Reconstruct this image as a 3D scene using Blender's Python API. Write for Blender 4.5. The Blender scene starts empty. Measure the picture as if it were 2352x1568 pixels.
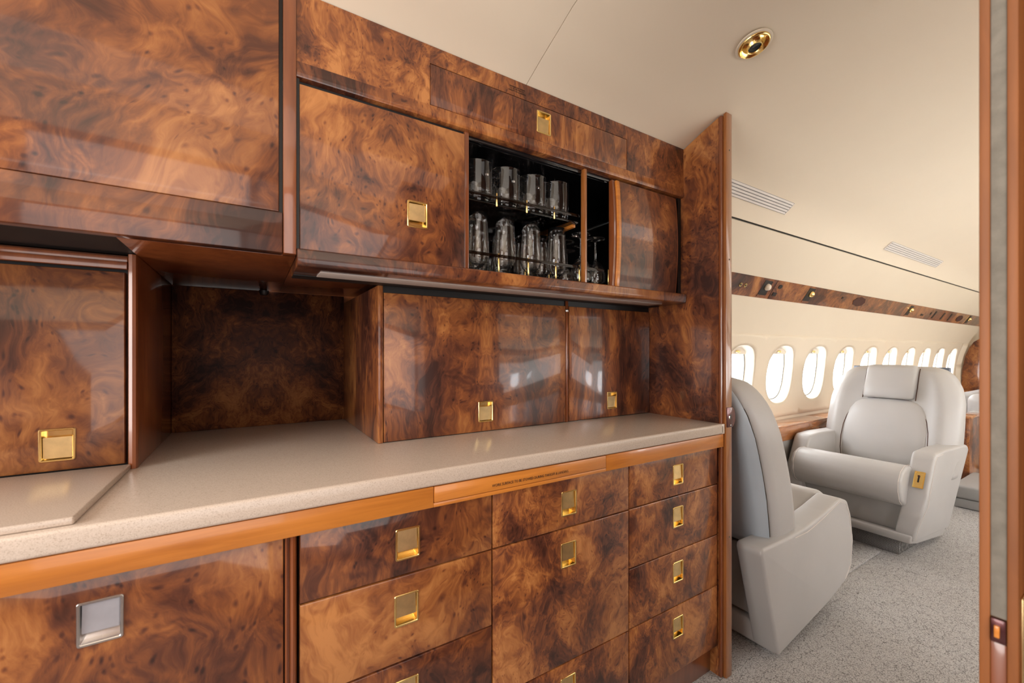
import bpy, bmesh, math, random
from mathutils import Vector, Matrix
random.seed(7)
PI = math.pi
scn = bpy.context.scene
col = scn.collection
H = 1.16                     # eye height; heights below are given relative to the eye and lifted by H
A0 = math.atan2(1524, 955)   # angle between viewing axis and the cabin's long axis (+X)

# ------------------------------------------------------------------ camera
cam = bpy.data.cameras.new('camera'); cam_o = bpy.data.objects.new('camera', cam); col.objects.link(cam_o)
cam.sensor_width = 36.0; cam.lens = 36.0*955/2352; cam.shift_y = 24/2352
cam.clip_start = .02; cam.clip_end = 60
cam_o.location = (0, 0, H)
cam_o.rotation_euler = (PI/2, 0, A0 - PI/2)
cam.dof.use_dof = True; cam.dof.focus_distance = 1.7; cam.dof.aperture_fstop = 5.6
scn.camera = cam_o
# ------------------------------------------------------------------ world, lights, exposure
w = bpy.data.worlds.new('overcast'); scn.world = w; w.use_nodes = True
w.node_tree.nodes['Background'].inputs[0].default_value = (.93, .96, 1, 1)
w.node_tree.nodes['Background'].inputs[1].default_value = 13.0
scn.view_settings.view_transform = 'Standard'; scn.view_settings.look = 'None'
scn.view_settings.exposure = 0.09; scn.view_settings.gamma = 1.0; scn.view_settings.use_curve_mapping = False
scn.cycles.max_bounces = 24; scn.cycles.transmission_bounces = 24; scn.cycles.transparent_max_bounces = 12
scn.cycles.diffuse_bounces = 5; scn.cycles.glossy_bounces = 4
scn.cycles.caustics_reflective = False; scn.cycles.caustics_refractive = False
scn.cycles.sample_clamp_indirect = 6
try:
    scn.cycles.use_denoising = True; scn.cycles.denoiser = 'OPENIMAGEDENOISE'
except Exception: pass

def area(name, loc, rot, sx, sy, power, colr=(1, .93, .84)):
    l = bpy.data.lights.new(name, 'AREA'); l.shape = 'RECTANGLE'; l.size = sx; l.size_y = sy
    l.energy = power; l.color = colr
    o = bpy.data.objects.new(name, l); o.location = (loc[0], loc[1], loc[2]+H); o.rotation_euler = rot; col.objects.link(o)
    return o
area('vestibule_front_fill', (.03, -.94, .0), (math.radians(92), 0, 0), 1.15, 1.45, 14, (1, .975, .94))  # unseen fill panel behind the camera, brightens the galley fronts
area('forward_galley_fill', (-1.44, .30, .15), (PI/2, 0, -PI/2), 1.1, 1.2, 38, (1, .975, .94))  # fill added out of view to brighten the end panel
area('vestibule_overhead_fill', (-.1, -.10, .93), (0, 0, 0), 2.2, .8, 4, (1, .975, .94))  # no fixture here; overhead fill added for the counter top
area('vestibule_upward_fill', (-.2, -.72, .28), (PI, 0, 0), 1.8, .3, 11, (1, .975, .94))  # unseen panel facing up, added to lighten the galley ceiling
area('cabin_side_fill', (5.0, -1.20, .05), (math.radians(110), 0, 0), 6.6, .9, 58, (1, .975, .95))  # broad fill added along the unseen wall for cabin and seats
area('cabin_upward_fill', (4.2, -.95, .25), (PI, 0, 0), 4.8, .3, 18, (1, .975, .95))  # added upward fill out of view, brightens the cabin ceiling
area('cabin_overhead_fill', (3.4, -.15, .92), (0, 0, 0), 3.0, .4, 6, (1, .975, .95))  # extra overhead fill for the cabin, not a modelled fixture

# ------------------------------------------------------------------ node helpers
def mat(name):
    m = bpy.data.materials.new(name); m.use_nodes = True
    nt = m.node_tree; b = nt.nodes['Principled BSDF']
    return m, nt, b
def N(nt, t, **kw):
    n = nt.nodes.new(t)
    for k, v in kw.items():
        if k.startswith('i_'): n.inputs[k[2:].replace('_', ' ')].default_value = v
        else: setattr(n, k, v)
    return n
def L(nt, a, b): nt.links.new(a, b)
def math_n(nt, op, a, b=None, c=None, clamp=False):
    n = nt.nodes.new('ShaderNodeMath'); n.operation = op; n.use_clamp = clamp
    for i, v in enumerate((a, b, c)):
        if v is None: continue
        if isinstance(v, (int, float)): n.inputs[i].default_value = v
        else: nt.links.new(v, n.inputs[i])
    return n.outputs[0]
def vmath(nt, op, a, b=None, scale=None):
    n = nt.nodes.new('ShaderNodeVectorMath'); n.operation = op
    for i, v in enumerate((a, b)):
        if v is None: continue
        if isinstance(v, (tuple, list)): n.inputs[i].default_value = v
        else: nt.links.new(v, n.inputs[i])
    if scale is not None: n.inputs['Scale'].default_value = scale
    return n.outputs[0]
def noise(nt, vec, scale, detail=3, rough=.5, dist=0):
    n = nt.nodes.new('ShaderNodeTexNoise'); nt.links.new(vec, n.inputs['Vector'])
    n.inputs['Scale'].default_value = scale; n.inputs['Detail'].default_value = detail
    n.inputs['Roughness'].default_value = rough; n.inputs['Distortion'].default_value = dist
    return n
def ramp(nt, fac, stops, interp='LINEAR'):
    n = nt.nodes.new('ShaderNodeValToRGB'); cr = n.color_ramp; cr.interpolation = interp
    while len(cr.elements) < len(stops): cr.elements.new(.5)
    for e, (p, c) in zip(cr.elements, stops):
        e.position = p; e.color = (c[0], c[1], c[2], 1)
    nt.links.new(fac, n.inputs[0]); return n.outputs[0]
def mixc(nt, fac, a, b, mode='MIX'):
    n = nt.nodes.new('ShaderNodeMix'); n.data_type = 'RGBA'; n.blend_type = mode
    for s, v in ((0, fac), (6, a), (7, b)):
        if isinstance(v, (int, float)): n.inputs[s].default_value = v
        elif isinstance(v, (tuple, list)): n.inputs[s].default_value = (v[0], v[1], v[2], 1)
        else: nt.links.new(v, n.inputs[s])
    return n.outputs[2]
def obj_coord(nt, mirror=False, rnd=True):
    t = nt.nodes.new('ShaderNodeTexCoord').outputs['Object']
    if mirror:
        s = nt.nodes.new('ShaderNodeSeparateXYZ'); L(nt, t, s.inputs[0])
        c = nt.nodes.new('ShaderNodeCombineXYZ'); L(nt, math_n(nt, 'ABSOLUTE', s.outputs[0]), c.inputs[0])
        L(nt, s.outputs[1], c.inputs[1]); L(nt, s.outputs[2], c.inputs[2]); t = c.outputs[0]
    if rnd:
        oi = nt.nodes.new('ShaderNodeObjectInfo')
        c = nt.nodes.new('ShaderNodeCombineXYZ')
        L(nt, math_n(nt, 'MULTIPLY', oi.outputs['Random'], 37.0), c.inputs[0])
        L(nt, math_n(nt, 'MULTIPLY', oi.outputs['Random'], 91.0), c.inputs[1])
        L(nt, math_n(nt, 'MULTIPLY', oi.outputs['Random'], 53.0), c.inputs[2])
        t = vmath(nt, 'ADD', t, c.outputs[0])
    return t

def burl(name, tone=1.0, mirror=False, stretch=(1, 1, .75), rough=.3, spec=.3, coat=.62, eyes=1.0):
    m, nt, b = mat(name)
    P = vmath(nt, 'MULTIPLY', obj_coord(nt, mirror), stretch)
    n1 = noise(nt, P, 3.2, 3, .55); w1 = vmath(nt, 'SCALE', vmath(nt, 'SUBTRACT', n1.outputs['Color'], (.5, .5, .5)), scale=.34)
    P1 = vmath(nt, 'ADD', P, w1)
    n2 = noise(nt, P1, 11, 3, .55); w2 = vmath(nt, 'SCALE', vmath(nt, 'SUBTRACT', n2.outputs['Color'], (.5, .5, .5)), scale=.085)
    P2 = vmath(nt, 'ADD', P1, w2)
    big = noise(nt, P1, 4.2, 4, .55).outputs['Fac']
    mid = noise(nt, P2, 13, 5, .6, .8).outputs['Fac']
    fine = noise(nt, vmath(nt, 'MULTIPLY', P2, (3.4, 1, .7)), 42, 4, .65).outputs['Fac']
    ring = math_n(nt, 'SINE', math_n(nt, 'MULTIPLY', noise(nt, P2, 5.5, 2, .4).outputs['Fac'], 95))
    v = math_n(nt, 'MULTIPLY', big, .95)
    v = math_n(nt, 'ADD', v, math_n(nt, 'MULTIPLY', mid, .50))
    v = math_n(nt, 'ADD', v, math_n(nt, 'MULTIPLY', fine, .26))
    v = math_n(nt, 'ADD', v, math_n(nt, 'MULTIPLY', ring, .026))
    v = math_n(nt, 'SUBTRACT', v, .3635)
    v = math_n(nt, 'MULTIPLY_ADD', math_n(nt, 'SUBTRACT', v, .5), 1.45, .492)
    # burl eyes: clustered small knots plus few large ones
    def knots(scale, radius, keep, coords):
        vo = nt.nodes.new('ShaderNodeTexVoronoi'); vo.inputs['Scale'].default_value = scale
        L(nt, coords, vo.inputs['Vector'])
        sep = nt.nodes.new('ShaderNodeSeparateColor'); L(nt, vo.outputs['Color'], sep.inputs[0])
        sel = math_n(nt, 'GREATER_THAN', sep.outputs[0], keep)
        mr = nt.nodes.new('ShaderNodeMapRange'); mr.interpolation_type = 'SMOOTHSTEP'
        L(nt, vo.outputs['Distance'], mr.inputs[0]); mr.inputs[1].default_value = 0; mr.inputs[2].default_value = radius
        mr.inputs[3].default_value = 1; mr.inputs[4].default_value = 0
        return math_n(nt, 'MULTIPLY', mr.outputs[0], sel), vo.outputs['Distance']
    cl = math_n(nt, 'GREATER_THAN', noise(nt, P1, 6.5, 1).outputs['Fac'], .47)
    k1, _ = knots(66, .34, .25, P1); k1 = math_n(nt, 'MULTIPLY', k1, cl)
    k2, d2 = knots(17, .26, .66, vmath(nt, 'ADD', P, vmath(nt, 'SCALE', w1, scale=.5)))
    v = math_n(nt, 'SUBTRACT', v, math_n(nt, 'MULTIPLY', k1, .24*eyes))
    v = math_n(nt, 'SUBTRACT', v, math_n(nt, 'MULTIPLY', k2, .22*eyes))
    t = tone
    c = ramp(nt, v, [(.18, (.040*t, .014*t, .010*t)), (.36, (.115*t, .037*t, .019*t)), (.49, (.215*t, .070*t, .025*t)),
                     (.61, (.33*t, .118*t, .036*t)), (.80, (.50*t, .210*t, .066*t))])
    L(nt, c, b.inputs['Base Color'])
    b.inputs['Roughness'].default_value = rough; b.inputs['Coat Weight'].default_value = coat
    b.inputs['Coat Roughness'].default_value = .06; b.inputs['Coat IOR'].default_value = 1.5
    b.inputs['Specular IOR Level'].default_value = spec
    return m
M = {}
M['burl'] = burl('burl_veneer', .92)
M['burl_shaded'] = burl('burl_veneer_shaded', .62)  # darker copy of the burl, recess shade put into its colour
M['burl_mirror'] = burl('burl_veneer_bookmatched', .92, mirror=True)
M['burl_fine'] = burl('burl_veneer_fine', stretch=(1.9, 1.9, 1.3))
M['burl_big'] = burl('burl_veneer_wide_figure', .92, stretch=(.62, .62, .5))
M['burl_deep_shade'] = burl('burl_veneer_deep_shade', .42, mirror=True, stretch=(1.7, 1.7, 1.5), rough=.5, spec=.12, coat=0)  # burl darkened to carry the deep shade at the recess back
M['burl_streak'] = burl('burl_veneer_streaked', stretch=(1.7, 1.4, .55))

def plain_wood(name, c0, c1, stretch=(1, 1, 9), scale=9, rough=.3, coat=.9):
    m, nt, b = mat(name); P = vmath(nt, 'MULTIPLY', obj_coord(nt), stretch)
    f = noise(nt, P, scale, 5, .6, .6).outputs['Fac']
    g = noise(nt, P, scale*.35, 2).outputs['Fac']
    f = math_n(nt, 'ADD', math_n(nt, 'MULTIPLY', f, .6), math_n(nt, 'MULTIPLY', g, .4))
    L(nt, ramp(nt, f, [(.34, c0), (.64, c1)]), b.inputs['Base Color'])
    b.inputs['Roughness'].default_value = rough; b.inputs['Coat Weight'].default_value = coat; b.inputs['Coat Roughness'].default_value = .06
    return m
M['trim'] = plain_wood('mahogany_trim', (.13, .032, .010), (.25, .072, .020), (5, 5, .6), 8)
M['amber'] = plain_wood('amber_straight_grain_wood', (.44, .145, .022), (.66, .245, .042), (.5, 1, 7), 9, coat=.35)
M['post'] = plain_wood('worn_post_wood', (.22, .068, .015), (.37, .135, .032), (6, 6, .7), 8)
M['ledge'] = plain_wood('ledge_wood', (.25, .085, .025), (.52, .22, .085), (1.5, 6, 6), 6, .25)
M['edgewood'] = plain_wood('door_edge_wood', (.15, .045, .008), (.27, .088, .018), (6, 6, .8), 5, rough=.55, coat=0)

def simple(name, c, rough=.5, metal=0, spec=.5, coat=0, bump=None, var=None):
    m, nt, b = mat(name); b.inputs['Base Color'].default_value = (*c, 1)
    b.inputs['Roughness'].default_value = rough; b.inputs['Metallic'].default_value = metal
    b.inputs['Specular IOR Level'].default_value = spec; b.inputs['Coat Weight'].default_value = coat
    P = obj_coord(nt, rnd=False)
    if var:
        f = noise(nt, P, var[0], 4, .6).outputs['Fac']
        L(nt, ramp(nt, f, [(.3, tuple(x*(1-var[1]) for x in c)), (.7, tuple(x*(1+var[1]) for x in c))]), b.inputs['Base Color'])
    if bump:
        bn = nt.nodes.new('ShaderNodeBump'); bn.inputs['Strength'].default_value = bump[1]; bn.inputs['Distance'].default_value = bump[2]
        L(nt, noise(nt, P, bump[0], 4, .6).outputs['Fac'], bn.inputs['Height']); L(nt, bn.outputs[0], b.inputs['Normal'])
    return m
M['cream'] = simple('cream_wall_laminate', (.755, .665, .525), .45, spec=.25, bump=(260, .06, .001), var=(1.3, .02))
M['cream_ceiling'] = simple('cream_ceiling_fabric', (.755, .665, .53), .6, spec=.2, bump=(300, .08, .001), var=(1.2, .02))
M['reveal'] = simple('window_reveal_plastic', (.88, .82, .72), .35, spec=.4, var=(3, .01))
M['shade'] = simple('window_shade_plastic', (.80, .71, .58), .4, var=(3, .01))
M['black'] = simple('black_recess', (.006, .005, .005), .5, var=(5, .1))
M['gloss_black'] = simple('black_lacquer_interior', (.008, .008, .009), .12, spec=.5, coat=.3, var=(5, .1))
M['gasket'] = simple('dark_gasket', (.09, .08, .06), .6, var=(9, .1))
M['gold'] = simple('polished_gold', (1.0, .74, .30), .20, 1.0, var=(30, .06))
M['gold_satin'] = simple('satin_gold_plate', (.86, .65, .33), .30, 1.0, bump=(90, .10, .001), var=(45, .10))
M['nickel'] = simple('brushed_nickel', (.62, .60, .58), .24, 1.0, var=(30, .06))
M['mirrorplate'] = simple('smoked_nickel_plate', (.50, .51, .56), .35, .7, var=(18, .10))
M['bronze'] = simple('dark_bronze_metal', (.10, .035, .035), .3, .8, coat=.5, var=(60, .25))
M['felt'] = simple('grey_felt', (.20, .185, .155), .95, spec=.05, bump=(700, .4, .001), var=(60, .15))
M['monitor'] = simple('blue_grey_plastic', (.10, .12, .16), .4, var=(5, .05))
M['strip'] = simple('light_strip_cover', (.46, .40, .37), .65, var=(5, .04))
M['ink'] = simple('black_ink', (.02, .012, .008), .6, var=(50, .1))
M['vent'] = simple('vent_aluminium', (.78, .74, .70), .4, .0, var=(9, .05))
M['ventgap'] = simple('vent_shadow_grey', (.30, .285, .28), .7, var=(5, .05))
M['speaker'] = simple('brown_speaker_cloth', (.085, .045, .036), .9, spec=.1, bump=(900, .3, .001), var=(50, .1))
M['thread'] = simple('pale_stitching_thread', (.66, .60, .55), .7, var=(50, .05))

def leather(name, c):
    m, nt, b = mat(name); P = obj_coord(nt, rnd=False)
    f = noise(nt, P, 3.0, 3).outputs['Fac']
    L(nt, ramp(nt, f, [(.3, tuple(x*.95 for x in c)), (.7, tuple(min(1, x*1.04) for x in c))]), b.inputs['Base Color'])
    b.inputs['Roughness'].default_value = .42; b.inputs['Specular IOR Level'].default_value = .45
    vo = nt.nodes.new('ShaderNodeTexVoronoi'); vo.inputs['Scale'].default_value = 420; L(nt, P, vo.inputs['Vector'])
    h = math_n(nt, 'ADD', math_n(nt, 'MULTIPLY', vo.outputs['Distance'], .25), math_n(nt, 'MULTIPLY', noise(nt, P, 9, 3).outputs['Fac'], 2.0))
    bn = nt.nodes.new('ShaderNodeBump'); bn.inputs['Strength'].default_value = .10; bn.inputs['Distance'].default_value = .004
    L(nt, h, bn.inputs['Height']); L(nt, bn.outputs[0], b.inputs['Normal'])
    return m
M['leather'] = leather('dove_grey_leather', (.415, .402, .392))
M['leather_back'] = leather('grey_leather_cool_lit', (.40, .45, .50))  # grey leather; the bluish cast of the light is in its colour
M['leather_dark'] = leather('dark_taupe_leather', (.29, .28, .27))  # darker taupe leather for lower panels, bases and the ottoman

def carpet(name, dark=1.0, weave=False):
    m, nt, b = mat(name); P = obj_coord(nt, rnd=False)
    if weave:
        wv = nt.nodes.new('ShaderNodeTexWave'); wv.bands_direction = 'Z'; wv.inputs['Scale'].default_value = 62; wv.inputs['Distortion'].default_value = .8
        L(nt, P, wv.inputs['Vector'])
        wv2 = nt.nodes.new('ShaderNodeTexWave'); wv2.bands_direction = 'Y'; wv2.inputs['Scale'].default_value = 50; wv2.inputs['Distortion'].default_value = 2
        L(nt, P, wv2.inputs['Vector'])
        h = math_n(nt, 'MULTIPLY', wv.outputs['Fac'], wv2.outputs['Fac'])
        L(nt, ramp(nt, h, [(.0, (.08, .075, .07)), (.35, (.30, .285, .27)), (.8, (.55, .53, .51))]), b.inputs['Base Color'])
    else:
        wp = vmath(nt, 'ADD', P, vmath(nt, 'SCALE', vmath(nt, 'SUBTRACT', noise(nt, P, 28, 3).outputs['Color'], (.5, .5, .5)), scale=.026))
        vo = nt.nodes.new('ShaderNodeTexVoronoi'); vo.feature = 'DISTANCE_TO_EDGE'; vo.inputs['Scale'].default_value = 28; L(nt, wp, vo.inputs['Vector'])
        crack = ramp(nt, vo.outputs['Distance'], [(.0, (0, 0, 0)), (.055, (1, 1, 1))])
        bw = nt.nodes.new('ShaderNodeRGBToBW'); L(nt, crack, bw.inputs[0])
        gate = math_n(nt, 'GREATER_THAN', noise(nt, P, 17, 2).outputs['Fac'], .40)
        crk = math_n(nt, 'MULTIPLY', math_n(nt, 'SUBTRACT', 1, bw.outputs[0]), gate)
        loop = nt.nodes.new('ShaderNodeTexVoronoi'); loop.inputs['Scale'].default_value = 240; L(nt, P, loop.inputs['Vector'])
        fine = noise(nt, P, 300, 2, .7).outputs['Fac']
        v = math_n(nt, 'ADD', math_n(nt, 'MULTIPLY_ADD', fine, .45, .125), math_n(nt, 'MULTIPLY', loop.outputs['Distance'], -.35))
        v = math_n(nt, 'SUBTRACT', v, math_n(nt, 'MULTIPLY', crk, .11))
        d = dark
        L(nt, ramp(nt, v, [(.0, (.15*d, .143*d, .137*d)), (.12, (.33*d, .316*d, .305*d)), (.28, (.50*d, .482*d, .47*d))]), b.inputs['Base Color'])
        h = v
    b.inputs['Roughness'].default_value = .95; b.inputs['Specular IOR Level'].default_value = .08
    bn = nt.nodes.new('ShaderNodeBump'); bn.inputs['Strength'].default_value = .8; bn.inputs['Distance'].default_value = .004
    L(nt, h, bn.inputs['Height']); L(nt, bn.outputs[0], b.inputs['Normal'])
    return m
M['carpet'] = carpet('looped_grey_carpet'); M['carpet_weave'] = carpet('ribbed_carpet', weave=True)

def stone():
    m, nt, b = mat('taupe_solid_surface_stone'); P = obj_coord(nt, rnd=False)
    s = noise(nt, P, 520, 2, .8).outputs['Fac']; g = noise(nt, P, 6, 3).outputs['Fac']
    c = ramp(nt, s, [(.30, (.38, .30, .24)), (.44, (.58, .49, .41)), (.62, (.62, .53, .455)), (.78, (.70, .62, .54))])
    c = mixc(nt, math_n(nt, 'MULTIPLY', g, .2), c, (.50, .41, .33))
    L(nt, c, b.inputs['Base Color']); b.inputs['Roughness'].default_value = .22; b.inputs['Specular IOR Level'].default_value = .5
    return m
M['stone'] = stone()
def glass(name, ior=1.45, tint=(1, 1, 1), rough=0.0):
    m = bpy.data.materials.new(name); m.use_nodes = True; nt = m.node_tree; nt.nodes.clear()
    g = nt.nodes.new('ShaderNodeBsdfGlass'); g.inputs['IOR'].default_value = ior; g.inputs['Color'].default_value = (*tint, 1); g.inputs['Roughness'].default_value = rough
    o = nt.nodes.new('ShaderNodeOutputMaterial'); 
    if name == 'clear_drinking_glass':
        d = nt.nodes.new('ShaderNodeBsdfDiffuse'); d.inputs[0].default_value = (.8, .8, .8, 1); mx = nt.nodes.new('ShaderNodeMixShader'); mx.inputs[0].default_value = .006
        L(nt, g.outputs[0], mx.inputs[1]); L(nt, d.outputs[0], mx.inputs[2]); L(nt, mx.outputs[0], o.inputs[0])
    else: L(nt, g.outputs[0], o.inputs[0])
    return m
M['glass'] = glass('clear_drinking_glass')
def thin_glass(name, gloss=.12, tint=(1, 1, 1)):
    m = bpy.data.materials.new(name); m.use_nodes = True; nt = m.node_tree; nt.nodes.clear()
    t = nt.nodes.new('ShaderNodeBsdfTransparent'); t.inputs[0].default_value = (*tint, 1)
    g = nt.nodes.new('ShaderNodeBsdfGlossy'); g.inputs['Roughness'].default_value = .02
    mx = nt.nodes.new('ShaderNodeMixShader'); fr = nt.nodes.new('ShaderNodeFresnel'); fr.inputs[0].default_value = 1.45
    L(nt, math_n(nt, 'MULTIPLY', fr.outputs[0], gloss*8), mx.inputs[0]); L(nt, t.outputs[0], mx.inputs[1]); L(nt, g.outputs[0], mx.inputs[2])
    o = nt.nodes.new('ShaderNodeOutputMaterial'); L(nt, mx.outputs[0], o.inputs[0]); return m
M['pane'] = thin_glass('window_pane_glass'); M['shelfglass'] = thin_glass('smoked_glass_shelf', tint=(.55, .52, .5))
M['railglass'] = thin_glass('smoked_glass_rail', tint=(.35, .30, .27))

# ------------------------------------------------------------------ geometry helpers (heights relative to the eye)
def wl(parent):
    return Vector(parent['_wl']) if parent is not None else Vector((0, 0, 0))
def link(name, me, loc, m, parent=None, smooth=False, lift=True):
    """link mesh object; loc in world coordinates with eye-relative height"""
    o = bpy.data.objects.new(name, me); col.objects.link(o)
    p = Vector(loc) + (Vector((0, 0, H)) if lift else Vector((0, 0, 0)))
    o['_wl'] = tuple(p); o.location = p - wl(parent)
    if parent is not None: o.parent = parent
    if m is not None:
        for mm in (m if isinstance(m, (list, tuple)) else [m]): me.materials.append(mm)
    if smooth: me.shade_smooth()
    return o
def empty(name, loc, label=None, cat=None, group=None, kind=None, rz=0):
    o = bpy.data.objects.new(name, None); col.objects.link(o); o.empty_display_size = .05
    p = Vector(loc) + Vector((0, 0, H)); o['_wl'] = tuple(p); o.location = p; o.rotation_euler.z = rz
    return tag(o, label, cat, group, kind)
def tag(o, label=None, cat=None, group=None, kind=None):
    if label: o['label'] = label
    if cat: o['category'] = cat
    if group: o['group'] = group
    if kind: o['kind'] = kind
    return o
def me_from(verts, faces, name='m'):
    me = bpy.data.meshes.new(name); me.from_pydata([tuple(v) for v in verts], [], faces); me.update(); return me
def bm_me(bm, name='m'):
    me = bpy.data.meshes.new(name); bm.to_mesh(me); bm.free(); return me
def fixn(me):
    bm = bmesh.new(); bm.from_mesh(me); bmesh.ops.recalc_face_normals(bm, faces=bm.faces); bm.to_mesh(me); bm.free(); return me
def box(name, x0, x1, y0, y1, z0, z1, m, parent=None, bev=.0015, seg=2, smooth=True):
    c = ((x0+x1)/2, (y0+y1)/2, (z0+z1)/2)
    bm = bmesh.new(); bmesh.ops.create_cube(bm, size=1)
    for v in bm.verts: v.co = Vector((v.co.x*(x1-x0), v.co.y*(y1-y0), v.co.z*(z1-z0)))
    if bev > 0:
        bmesh.ops.bevel(bm, geom=list(bm.edges), offset=min(bev, .45*min(x1-x0, y1-y0, z1-z0)), segments=seg, affect='EDGES', profile=.5)
    me = bm_me(bm, name); o = link(name, me, c, m, parent)
    if smooth and bev > 0: autosmooth(me)
    return o
def autosmooth(me, ang=40):
    me.shade_smooth()
    try: me.set_sharp_from_angle(angle=math.radians(ang))
    except Exception: pass
def extrude_poly(name, pts, y0, y1, m, parent=None, axis='y', loc=None, bev=0, seg=3, smooth=True):
    """closed polygon extruded. axis y: pts are (x,z); axis x: pts are (y,z); axis z: pts are (x,y)"""
    def mk(p, t):
        if axis == 'y': return Vector((p[0], t, p[1]))
        if axis == 'x': return Vector((t, p[0], p[1]))
        return Vector((p[0], p[1], t))
    vs = [mk(p, y0) for p in pts] + [mk(p, y1) for p in pts]; n = len(pts)
    c = sum(vs, Vector())/len(vs) if loc is None else Vector(loc)
    vs = [v-c for v in vs]
    fs = [list(range(n)), list(range(2*n-1, n-1, -1))] + [[i, i+n, (i+1) % n+n, (i+1) % n] for i in range(n)]
    bm = bmesh.new(); bv = [bm.verts.new(v) for v in vs]
    for f in fs: bm.faces.new([bv[i] for i in f])
    bmesh.ops.recalc_face_normals(bm, faces=bm.faces)
    if bev > 0: bmesh.ops.bevel(bm, geom=list(bm.edges), offset=bev, segments=seg, affect='EDGES', profile=.5, clamp_overlap=True)
    me = bm_me(bm, name); o = link(name, me, c, m, parent)
    if smooth: autosmooth(me, 35)
    return o
def lathe_me(prof, n=32, close=False):
    vs, fs = [], []
    k = len(prof)
    for r, z in prof:
        for i in range(n):
            a = 2*PI*i/n; vs.append((r*math.cos(a), r*math.sin(a), z))
    for j in range(k-1 if not close else k):
        j2 = (j+1) % k
        for i in range(n):
            i2 = (i+1) % n
            fs.append((j*n+i, j*n+i2, j2*n+i2, j2*n+i))
    me = me_from(vs, fs); bm = bmesh.new(); bm.from_mesh(me)
    bmesh.ops.remove_doubles(bm, verts=bm.verts, dist=1e-6)
    bmesh.ops.recalc_face_normals(bm, faces=bm.faces); bm.to_mesh(me); bm.free(); return me
def cyl(name, loc, r, h, m, parent=None, n=16, rot=None, bev=.2):
    """solid cylinder along z centred at loc"""
    b = r*bev
    me = lathe_me([(0, -h/2), (r-b, -h/2), (r, -h/2+b), (r, h/2-b), (r-b, h/2), (0, h/2)], n)
    if rot is not None: me.transform(rot)
    o = link(name, me, loc, m, parent); autosmooth(me, 50); return o
def text_mesh(name, body, size, loc, rot, m, parent=None, align='CENTER', sx=1.0, spacing=1.0):
    cu = bpy.data.curves.new(name, 'FONT'); cu.body = body; cu.size = size; cu.align_x = align; cu.align_y = 'CENTER'
    cu.extrude = .00015; cu.space_character = spacing; cu.resolution_u = 2; cu.offset = size*.002
    t = bpy.data.objects.new(name, cu); col.objects.link(t)
    dg = bpy.context.evaluated_depsgraph_get(); me = bpy.data.meshes.new_from_object(t.evaluated_get(dg))
    col.objects.unlink(t); bpy.data.objects.remove(t)
    me.materials.clear()
    me.transform(Matrix.Diagonal((sx, 1, 1, 1))); me.transform(rot)
    return link(name, me, loc, m, parent)
FRONT = Matrix.Rotation(PI/2, 4, 'X')      # lettering that faces -Y

# ------------------------------------------------------------------ recessed flush pull handles and doors with the hole cut for them
HW, HH, HD = .053, .067, .013
def front_panel(name, x0, x1, z0, z1, y, thick, m, parent, hole=None, bev=.0022, mat_side=None):
    """door or drawer front facing -Y, chamfered, with a rectangular pocket for the pull"""
    cx, cz = (x0+x1)/2, (z0+z1)/2
    def R(a, b, c, d, yy): return [(a-cx, yy, c-cz), (b-cx, yy, c-cz), (b-cx, yy, d-cz), (a-cx, yy, d-cz)]
    vs = R(x0, x1, z0, z1, thick) + R(x0, x1, z0, z1, bev) + R(x0+bev*.35, x1-bev*.35, z0+bev*.35, z1-bev*.35, bev*.3) + R(x0+bev, x1-bev, z0+bev, z1-bev, 0)
    fs = [(0, 3, 2, 1)]
    def band(a, b):
        for i in range(4): fs.append((a+i, a+(i+1) % 4, b+(i+1) % 4, b+i))
    band(0, 4); band(4, 8); band(8, 12)
    if hole:
        hx, hz = hole; w2, h2 = HW/2-.003, HH/2-.003
        vs += R(hx-w2, hx+w2, hz-h2, hz+h2, 0) + R(hx-w2, hx+w2, hz-h2, hz+h2, HD+.001)
        band(12, 16); band(16, 20); fs.append((20, 21, 22, 23))
    else: fs.append((12, 13, 14, 15))
    me = fixn(me_from(vs, fs, name)); o = link(name, me, (cx, y, cz), m, parent); autosmooth(me, 30)
    return o
_frame_me = {}
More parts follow.
